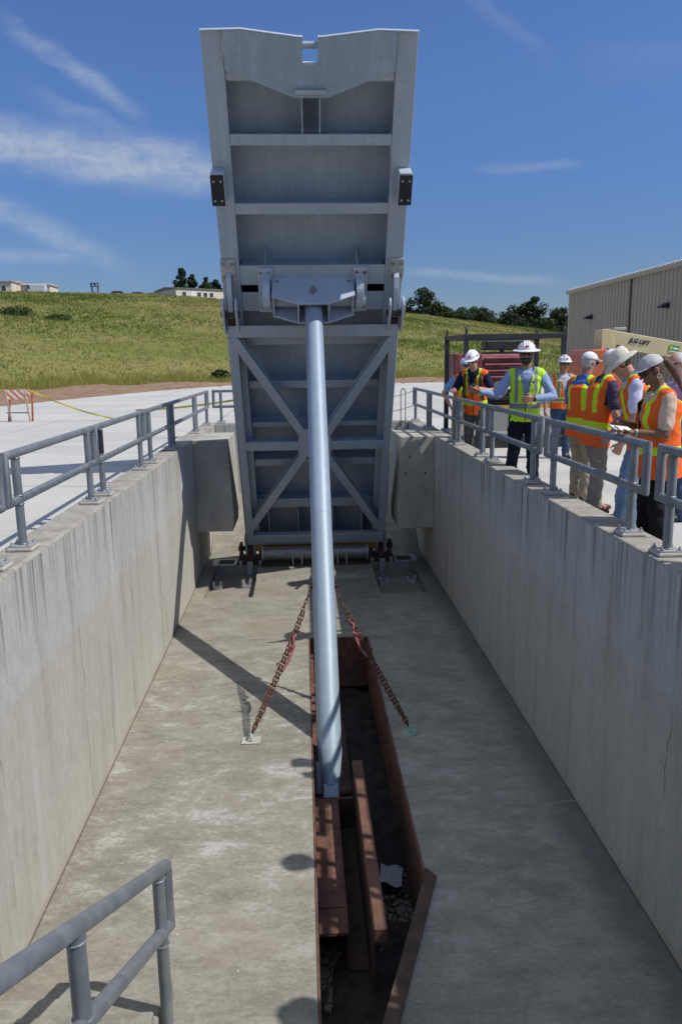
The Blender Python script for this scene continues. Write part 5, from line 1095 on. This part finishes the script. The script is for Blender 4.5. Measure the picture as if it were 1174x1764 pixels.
# notepad and pen in the writing hands
Mx = Matrix.Translation((3.03, 6.36, DZ)) @ Matrix.Rotation(math.atan2(1, 0.06), 4, 'Z')
hl, fl, _ = NOTE['h']['L']; hr, fr, _ = NOTE['h']['R']
n0 = Mx @ (hl + Vector((0.05, 0.085, 0.03)))
o = MB().box((-.055, -.085, -.006), (.055, .085, .006)).build('notepad', M['white_paint'], bevel=.002); o.location = n0; o.rotation_euler = (R_(8), R_(-14), R_(96)); tag(o, 'white notepad held by the person in the light grey cap', 'notepad')
p0 = Mx @ (hr + fr * 0.085); mb = MB().cyl((0, 0, -.05), (0, 0, .07), .005, n=8); mb.cyl((0, 0, .07), (0, 0, .1), .0052, .002, n=8)
o = mb.build('pen', mat('blue_pen', (0.03, 0.03, 0.25), None, 0.3), smooth=True); o.location = p0; o.rotation_euler = (R_(35), R_(30), 0); tag(o, 'blue pen in the writing hand over the notepad', 'pen')

# ================================================================ YARD EQUIPMENT
# lifting frame round a red power unit
t = thing('lifting_cage', 'black steel lifting cage with four lugs over a mesh-sided base behind the visitors', 'steel cage', (0, 0, 0))
NL, NR_, FR, FL = (3.19, 15.0), (5.11, 15.0), (4.95, 16.25), (3.05, 16.25)
cor = [NL, NR_, FR, FL]
for x, y in cor:
    MB().box((x - .045, y - .045, DZ + .2), (x + .045, y + .045, 1.80)).build('post', M['black'], t, bevel=.006)
    lg = MB(); lg.prism([(y - .05, 1.905), (y + .05, 1.905), (y + .05, 1.98), (y + .03, 2.03), (y - .03, 2.03), (y - .05, 1.98)], 'x', x - .018, x + .018); lg.build('lifting_lug', M['black'], t, bevel=.004)
for a, b_ in ((NL, NR_), (FL, FR)): MB().box((a[0] - .05, a[1] - .05, 1.801), (b_[0] + .05, a[1] + .05, 1.90)).build('top_rail', M['black'], t, bevel=.006)
for a, b_ in ((NL, FL), (NR_, FR)):
    d = (Vector((b_[0], b_[1], 0)) - Vector((a[0], a[1], 0))); d.normalize(); nrm = Vector((-d.y, d.x, 0)) * .04; p = Vector((a[0], a[1], 0)) + d * .052; q = Vector((b_[0], b_[1], 0)) - d * .052
    MB().prism([((p + nrm).x, (p + nrm).y), ((p - nrm).x, (p - nrm).y), ((q - nrm).x, (q - nrm).y), ((q + nrm).x, (q + nrm).y)], 'z', 1.815, 1.895).build('top_rail', M['black'], t)
mb = MB().box((2.88, 14.9, DZ + .003), (5.2, 16.4, DZ + .22)); mb.build('skid_base', M['black'], t, bevel=.01)
MB().box((3.3, 15.2, 0.62), (5.05, 15.26, 0.68)).build('mid_rail', M['black'], t, bevel=.005); MB().box((3.3, 16.1, 0.9), (5.0, 16.16, 0.96)).build('mid_rail', M['black'], t, bevel=.005)
def mesh_mat():
    m, t_, b = new_mat('expanded_metal_mesh'); o = t_.n('ShaderNodeTexCoord').outputs['Object']; x, y, z = t_.xyz(o)
    a = t_.m('ABSOLUTE', t_.m('SUBTRACT', t_.m('FRACT', t_.m('MULTIPLY', t_.m('ADD', x, t_.m('MULTIPLY', z, 2.0)), 14)), 0.5)); c2 = t_.m('ABSOLUTE', t_.m('SUBTRACT', t_.m('FRACT', t_.m('MULTIPLY', t_.m('SUBTRACT', x, t_.m('MULTIPLY', z, 2.0)), 14)), 0.5))
    k = t_.m('LESS_THAN', t_.m('MINIMUM', a, c2), 0.14); t_.l(k, b.inputs['Alpha']); b.inputs['Base Color'].default_value = (0.55, 0.55, 0.53, 1); b.inputs['Roughness'].default_value = 0.5; return m
mm = mesh_mat()
MB().box((2.92, 14.88, -.05), (4.98, 14.886, .47)).build('mesh_panel', mm, t)
fr = MB().box((2.9, 14.86, .475), (5.0, 14.90, .53)); fr.box((2.9, 14.86, -.09), (2.94, 14.90, .474)); fr.box((4.06, 14.862, -.09), (4.10, 14.898, .474)); fr.box((4.96, 14.86, -.09), (5.0, 14.90, .474)); fr.build('mesh_frame', M['yellow'], t)
MB().box((2.95, 14.98, DZ + .225), (4.9, 16.3, -.02)).build('pump_tray', M['galv_light'], t)
RED = mat('faded_maroon_paint', (0.165, 0.036, 0.045), (0.24, 0.075, 0.08), 0.5, 0, 4)
t = thing('power_unit', 'faded red louvred engine housing inside the black lifting cage', 'engine unit', (0, 0, 0))
body = MB(); body.prism([(15.35, 0.92), (15.35, 1.40), (15.45, 1.56), (16.0, 1.56), (16.0, 0.92)], 'x', 3.42, 4.50); body.build('housing', RED, t, bevel=.02, seg=2)
for k in range(4): MB().prism([(15.345, 1.03 + .125 * k), (15.27, 1.045 + .125 * k), (15.27, 1.075 + .125 * k), (15.345, 1.11 + .125 * k)], 'x', 3.62, 4.46).build('louvre', RED, t, bevel=.008)
MB().box((3.42, 15.28, .93), (3.58, 15.345, 1.52)).build('side_post', RED, t, bevel=.015)
MB().box((3.05, 15.5, .80), (3.41, 16.05, 1.54)).build('side_box', RED, t, bevel=.03, seg=2)
MB().box((3.66, 15.4, 1.60), (4.46, 15.8, 1.78)).build('air_box', M['black'], t, bevel=.02); MB().box((4.0, 15.5, 1.561), (4.06, 15.6, 1.599)).build('air_box_stem', M['black'], t)
MB().box((3.5, 15.4, -.02), (4.4, 16.0, .80)).build('engine_block', M['black'], t, bevel=.03)
MB().cyl((3.95, 15.33, .82), (3.95, 15.39, .82), .17, n=24).build('fan_cover', mat('dusty_grey_cover', (0.42, 0.40, 0.36), (0.34, 0.32, 0.29), 0.8, 0, 8), t, smooth=True)
# boom lift
CRM = mat('cream_boom_paint', (0.60, 0.51, 0.28), (0.54, 0.455, 0.25), 0.45, 0, 3); OR = mat('orange_machine_paint', (0.52, 0.125, 0.045), (0.42, 0.10, 0.04), 0.5, 0, 4)
t = thing('boom_lift', 'boom lift with a cream boom and orange body parked by the metal building', 'boom lift', (0, 0, 0))
bt0, bt1, bb0, bb1 = 2.20, 1.78, 1.72, 1.25
MB().prism([(8.78, 2.18), (13.2, 1.39), (13.2, 0.95), (8.78, 1.69)], 'y', 21.8, 22.3).build('boom', CRM, t, bevel=.012)
MB().prism([(8.50, 2.205), (8.74, 2.21), (8.96, 1.55), (8.96, 1.35), (8.50, 1.40)], 'y', 21.77, 22.33).build('boom_heel', CRM, t, bevel=.012)
MB().box((8.9, 21.9, 2.185), (9.25, 22.2, 2.25)).build('boom_clamp', M['galv_light'], t, bevel=.01)
MB().cyl((8.66, 21.74, 1.62), (8.66, 22.36, 1.62), .06, n=12).build('heel_pin', M['black'], t, smooth=True); MB().cyl((8.98, 21.76, 1.72), (8.98, 22.34, 1.72), .045, n=12).build('heel_pin', M['black'], t, smooth=True)
MB().prism([(8.5, .95), (9.0, .95), (9.3, .6), (9.3, .25), (8.5, .25)], 'y', 21.85, 22.9).build('turntable', OR, t, bevel=.04, seg=2)
hood = [(7.82, DZ + .45), (7.82, 1.15), (7.90, 1.48), (8.04, 1.64), (8.44, 1.66), (8.48, 1.60), (8.48, DZ + .45)]
MB().prism(hood, 'y', 21.2, 22.9).build('counterweight', OR, t, bevel=.04, seg=2)
dc = MB(); dc.box((7.88, 21.185, 1.02), (7.97, 21.193, 1.08)); dc.box((7.87, 21.186, .86), (8.0, 21.194, .90)); dc.box((7.88, 21.184, .74), (7.98, 21.192, .84)); dc.build('decal', M['white_paint'], t)
MB().box((8.0, 21.5, DZ + .35), (11.2, 22.8, .24)).build('chassis', M['black'], t, bevel=.03)
for x in (8.4, 10.8):
    for y in (21.2, 22.7):
        w_o = MB().cyl((x, y, DZ + .45), (x, y + .32, DZ + .45), .45, n=26).build('wheel', M['rubber'], t, smooth=True); MB().cyl((x, y - .006, DZ + .45), (x, y + .326, DZ + .45), .24, n=20).build('rim', CRM, w_o, smooth=True)
def text_part(name, s, size, mtx, m, parent, ext=.006, shear=0.0, bold=0.0):
    cu = bpy.data.curves.new(name, 'FONT'); cu.body = s; cu.size = size; cu.extrude = ext; cu.shear = shear; cu.offset = bold; cu.align_x = 'LEFT'
    tmp = bpy.data.objects.new(name, cu); COL.objects.link(tmp); dg = bpy.context.evaluated_depsgraph_get(); me = bpy.data.meshes.new_from_object(tmp.evaluated_get(dg)); bpy.data.objects.remove(tmp)
    me.materials.clear(); me.materials.append(m); o = bpy.data.objects.new(name, me); COL.objects.link(o); o.parent = parent; o.matrix_local = mtx; return o
sl = math.atan2(-.79, 4.42)
Mt = lambda x, y, z, a: Matrix.Translation((x, y, z)) @ Matrix.Rotation(a, 4, 'Y') @ Matrix.Rotation(math.pi / 2, 4, 'X')
NAVY = mat('navy_lettering', (0.02, 0.025, 0.07), None, 0.5)
text_part('lettering', 'JLG LIFT', .165, Mt(9.30, 21.785, 1.84, -sl), NAVY, t, .004, .18, .007)
GRN = mat('green_decal', (0.05, 0.32, 0.09), None, 0.5); YD = mat('yellow_decal', (0.65, 0.55, 0.05), None, 0.5)
g_ = MB().box((-.15, -.006, -.10), (.15, 0, .10)).build('maker_plate', GRN, t); g_.matrix_local = Matrix.Translation((10.62, 21.79, 1.63)) @ Matrix.Rotation(-sl, 4, 'Y')
MB().sph((-.09, -.008, .02), (.04, .004, .05), 10, 8).build('decal_spot', YD, g_); MB().box((-.03, -.011, -.01), (.12, -.0065, .04)).build('decal_strip', M['white_paint'], g_)
MB().box((-.13, -.0105, -.09), (.13, -.0065, -.065)).build('decal_strip', M['white_paint'], g_)
# metal building
def siding():
    m, t_, b = new_mat('ribbed_metal_siding'); g = t_.n('ShaderNodeNewGeometry').outputs['Position']; x, y, z = t_.xyz(g)
    n = t_.noise(t_.scale(g, (1, 3, 0.3)), 1.0, 4, 0.6); c = t_.mix(t_.mapr(n, 0.35, 0.7), (0.40, 0.338, 0.248), (0.44, 0.378, 0.288)); t_.l(c, b.inputs['Base Color']); b.inputs['Roughness'].default_value = 0.45; b.inputs['Metallic'].default_value = 0.1; return m
SID = siding()
t = thing('metal_building', 'tan ribbed metal building with a low roof edge on the right', 'building', (0, 0, 0))
mb = MB(); bx = 12.4; y0, y1 = 22.0, 36.0; zt = 4.30
prof = []; yq = y0
while yq < y1 - 0.01:
    for dy, dx in ((0, 0), (.20, 0), (.22, -.035), (.27, -.035), (.29, 0)): 
        if yq + dy <= y1: prof.append((bx + dx, yq + dy))
    yq += .30
prof.append((bx, y1)); n = len(prof)
back = [(bx + .12, y1), (bx + .12, y0)]
mb.prism(prof + back, 'z', DZ, zt); mb.build('ribbed_wall', SID, t)
mb = MB(); prof2 = []; xq = bx + .121
while xq < 30: prof2 += [(xq, y1), (xq + .20, y1), (xq + .22, y1 + .03), (xq + .27, y1 + .03), (xq + .29, y1)]; xq += .3
mb.prism(prof2 + [(xq, y1 - .12), (bx + .121, y1 - .12)], 'z', DZ, zt + .02); mb.build('end_wall_siding', SID, t)
mb = MB().prism([(bx - .10, 4.301), (bx - .10, 4.46), (bx + 9, 5.6), (bx + 18, 4.5), (bx + 18, 4.301)], 'y', y0 - .2, y1 + .08); mb.cur = 1
for k in range(47): mb.box((bx - .135, y0 - .1 + .30 * k, 4.40), (bx + .12, y0 - .1 + .30 * k + .05, 4.50))
mb.build('roof', [SID, M['white_paint']], t)

MB().box((bx - .11, y0 - .2, 4.28), (bx - .102, y1 + .08, 4.46)).build('eave_trim', mat('tan_trim', (0.40, 0.34, 0.25), None, 0.5), t)
MB().box((bx - .06, 29.05, DZ), (bx - .037, 29.15, 4.29)).build('downspout', mat('brown_downspout', (0.11, 0.095, 0.07), None, 0.5), t)
for y, l in ((33.0, 'black wall light on the tan siding left of the downspout'), (26.05, 'black wall light on the tan siding right of the downspout')):
    w = thing('wall_light', l, 'wall light', (bx - .037, y, 3.02), group='wall lights on the metal building')
    MB().prism([(-.30, .02), (-.30, .06), (-.05, .18), (0, .18), (0, 0), (-.05, 0)], 'y', -.16, .16).build('housing', M['black'], w, bevel=.01)
    MB().box((-.25, -.13, .0), (-.06, .13, .018)).build('diffuser', M['galv_light'], w)
# barricade and tape
def stripes():
    m, t_, b = new_mat('orange_white_stripes'); o = t_.n('ShaderNodeTexCoord').outputs['Object']; x, y, z = t_.xyz(o)
    k = t_.m('GREATER_THAN', t_.m('FRACT', t_.m('MULTIPLY', t_.m('ADD', x, t_.m('MULTIPLY', z, 1.0)), 4.6)), 0.5); t_.l(t_.mix(k, (0.74, 0.73, 0.70), (0.72, 0.20, 0.07)), b.inputs['Base Color']); b.inputs['Roughness'].default_value = 0.6; return m
ORL = mat('weathered_orange_legs', (0.42, 0.13, 0.05), (0.30, 0.08, 0.035), 0.7, 0, 9)
t = thing('barricade', 'folding barricade with an orange and white striped board on the concrete at left', 'barricade', (-8.82, 24.5, DZ), (0, 0, R_(-4)))
MB().box((-.34, -.155, .70), (.30, -.14, .98)).build('striped_board', stripes(), t)
MB().box((-.32, .14, .72), (.30, .155, .95)).build('striped_board', stripes(), t)
for sx in (-1, 1):
    MB().prism([(sx * .32, 1.04), (sx * .37, 1.04), (sx * .40, 0), (sx * .35, 0)], 'y', -.02, .02).build('leg', ORL, t).rotation_euler = (R_(-13), 0, 0)
    MB().prism([(sx * .28, 1.02), (sx * .32, 1.02), (sx * .32, 0), (sx * .28, 0)], 'y', -.02, .02).build('leg', mat('pale_leg', (0.55, 0.45, 0.33), None, 0.7) if 'pale_leg' not in bpy.data.materials else bpy.data.materials['pale_leg'], t).rotation_euler = (R_(13), 0, 0)
for ch in t.children:
    if ch.name.startswith('leg'): ch.location = (0, 0, 0); 
for ch in [c for c in t.children if c.name.startswith('leg')]:
    a = ch.rotation_euler.x; ch.location = (0, -math.sin(a) * -1.0 * 1.0 if False else (0.235 if a > 0 else -0.235) * -0.0, 0)
MB().box((-.34, -.20, .27), (.34, -.185, .31)).build('brace', M['galv'], t)
TY = mat('yellow_caution_tape', (0.62, 0.50, 0.06), (0.50, 0.40, 0.05), 0.5, 0, 3)
def tape(label, pts, w=.05):
    vs = []; fs = []
    for i, p in enumerate(pts): vs += [(p[0], p[1], p[2] - w / 2), (p[0], p[1] + .012 * math.sin(i), p[2] + w / 2)]
    for i in range(len(pts) - 1): fs.append((2 * i, 2 * i + 1, 2 * i + 3, 2 * i + 2))
    o = MB().add(vs, fs).build('caution_tape', TY); s = o.modifiers.new('thick', 'SOLIDIFY'); s.thickness = .003; tag(o, label, 'tape', 'yellow caution tape')
def sag(a, b_, d, n=16): return [tuple(Vector(a).lerp(Vector(b_), k / n) - Vector((0, 0, d * math.sin(math.pi * k / n)))) for k in range(n + 1)]
tape('yellow caution tape running off the picture to the left of the barricade', sag((-12.5, 24.9, .30), (-9.15, 24.4, .69), .02))
tape('yellow caution tape drooping from the barricade to the ground on the right', sag((-8.5, 24.4, .70), (-5.9, 24.3, DZ + .05), .10))
tape('yellow caution tape tied along the far left rail corner', sag((-4.6, 21.5, .16), (-1.3, 18.6, .58), .05))
# hilltop buildings and vehicles
CRW = mat('cream_site_cabin', (0.60, 0.55, 0.44), (0.68, 0.64, 0.54), 0.7, 0, 2); WIN = mat('dark_window_glass', (0.05, 0.06, 0.075), None, 0.2); RF = mat('brown_roof', (0.16, 0.12, 0.10), (0.24, 0.19, 0.16), 0.8, 0, 2); PIPE = mat('pale_roof_edge', (0.50, 0.42, 0.36), (0.30, 0.20, 0.16), 0.8, 0, 3)
def cabin(name, label, x, y, L, D, H, rotd, wins, roofm, door=None):
    t = thing(name, label, 'building', (x, y, ground_z(x, y) - 1.25), (0, 0, R_(rotd)))
    MB().box((0, 0, 0), (L, D, H)).build('wall', CRW, t)
    MB().prism([(-.25, H + .001), (-.25, H + .12), (D / 2, H + .55), (D + .25, H + .12), (D + .25, H + .001)], 'x', -.2, L + .2).build('roof', roofm, t)
    for a in wins:
        f = MB().box((a, -.05, H * .45), (a + .9, -.002, H * .82)).build('window', M['white_paint'], t); MB().box((a + .08, -.07, H * .49), (a + .82, -.0505, H * .78)).build('pane', WIN, f)
    if door is not None: MB().box((door, -.05, 0.4), (door + .95, -.002, H * .82)).build('door', M['white_paint'], t)
    return t
cabin('site_cabin', 'cream flat-roofed cabin on the hilltop at the far left edge', -58.2, 151, 4.5, 9, 3.2, 0, (.9, 2.6), PIPE)
cabin('site_cabin', 'cream hilltop cabin with a white panel just right of the far left cabin', -52.6, 152.5, 5.4, 5, 2.75, 0, (.8,), PIPE, 2.2)
cabin('long_building', 'long low cream building with a brown roof on the hilltop left of the gate', -23.3, 150.5, 16, 10, 2.7, 33, (1.2, 4.3, 5.6, 6.9, 10.5), RF, 3.0)
cabin('white_building', 'small white building on the skyline right of the gate', 18.2, 156, 2.6, 4, 3.0, 0, (.5,), RF)
def vehicle(name, label, x, y, rotd, col, van=False):
    t = thing(name, label, 'truck' if van else 'car', (x, y, ground_z(x, y) - (.75 if van else .75)), (0, 0, R_(rotd)), None if van else 'cars parked on the hilltop'); m = mat(name + '_paint', col, None, 0.35, 0.2, coat=0.5)
    if van: MB().prism([(-1.6, .4), (-1.6, 1.2), (-1.3, 2.0), (1.6, 2.0), (1.6, .4)], 'y', -.85, .85).build('body', m, t, bevel=.06); MB().prism([(-1.62, 1.22), (-1.35, 1.9), (-1.1, 1.9), (-1.1, 1.22)], 'y', -.87, .87).build('windscreen', WIN, t)
    else:
        MB().prism([(-2.1, .4), (-2.1, .85), (-1.2, .95), (1.9, .95), (2.1, .8), (2.1, .4)], 'y', -.85, .85).build('body', m, t, bevel=.06); MB().prism([(-1.2, .951), (-.6, 1.42), (1.0, 1.42), (1.6, .951)], 'y', -.72, .72).build('cabin', WIN, t, bevel=.05); MB().prism([(-.6, 1.421), (1.0, 1.421), (.9, 1.46), (-.5, 1.46)], 'y', -.7, .7).build('roof', m, t)
    for a in (-1.25, 1.25):
        for b_ in (-.86, .70): MB().cyl((a, b_, .35), (a, b_ + .16, .35), .35, n=14).build('wheel', M['rubber'], t)
vehicle('truck', 'small white truck parked at the right end of the hilltop cabins', -48.9, 150.5, 0, (0.65, 0.66, 0.68), True)
vehicle('parked_car', 'pale car on the hilltop just right of the steel stand', -34.8, 152.5, 5, (0.55, 0.56, 0.58)); vehicle('parked_car', 'silver car on the hilltop, middle of the parked row', -31.3, 153.5, 3, (0.45, 0.46, 0.5)); vehicle('parked_car', 'white car on the hilltop nearest the long building', -28.6, 154, 3, (0.6, 0.6, 0.62))
t = thing('steel_stand', 'small grey steel stand with a boxed top on the hilltop skyline', 'stand', (-38.3, 150.5, ground_z(-38.3, 150.5) + .15))
for sx in (-.55, .55):
    for sy in (-.4, .4): MB().box((sx - .07, sy - .07, 0), (sx + .07, sy + .07, 1.0)).build('leg', M['galv'], t)
for z in (1.0, 1.55): MB().box((-.75, -.5, z), (.75, .5, z + .14)).build('platform', M['galv'], t)
for sx in (-.65, 0, .65): MB().box((sx - .08, -.45, 1.141), (sx + .08, .45, 1.549)).build('upright', M['galv'], t)
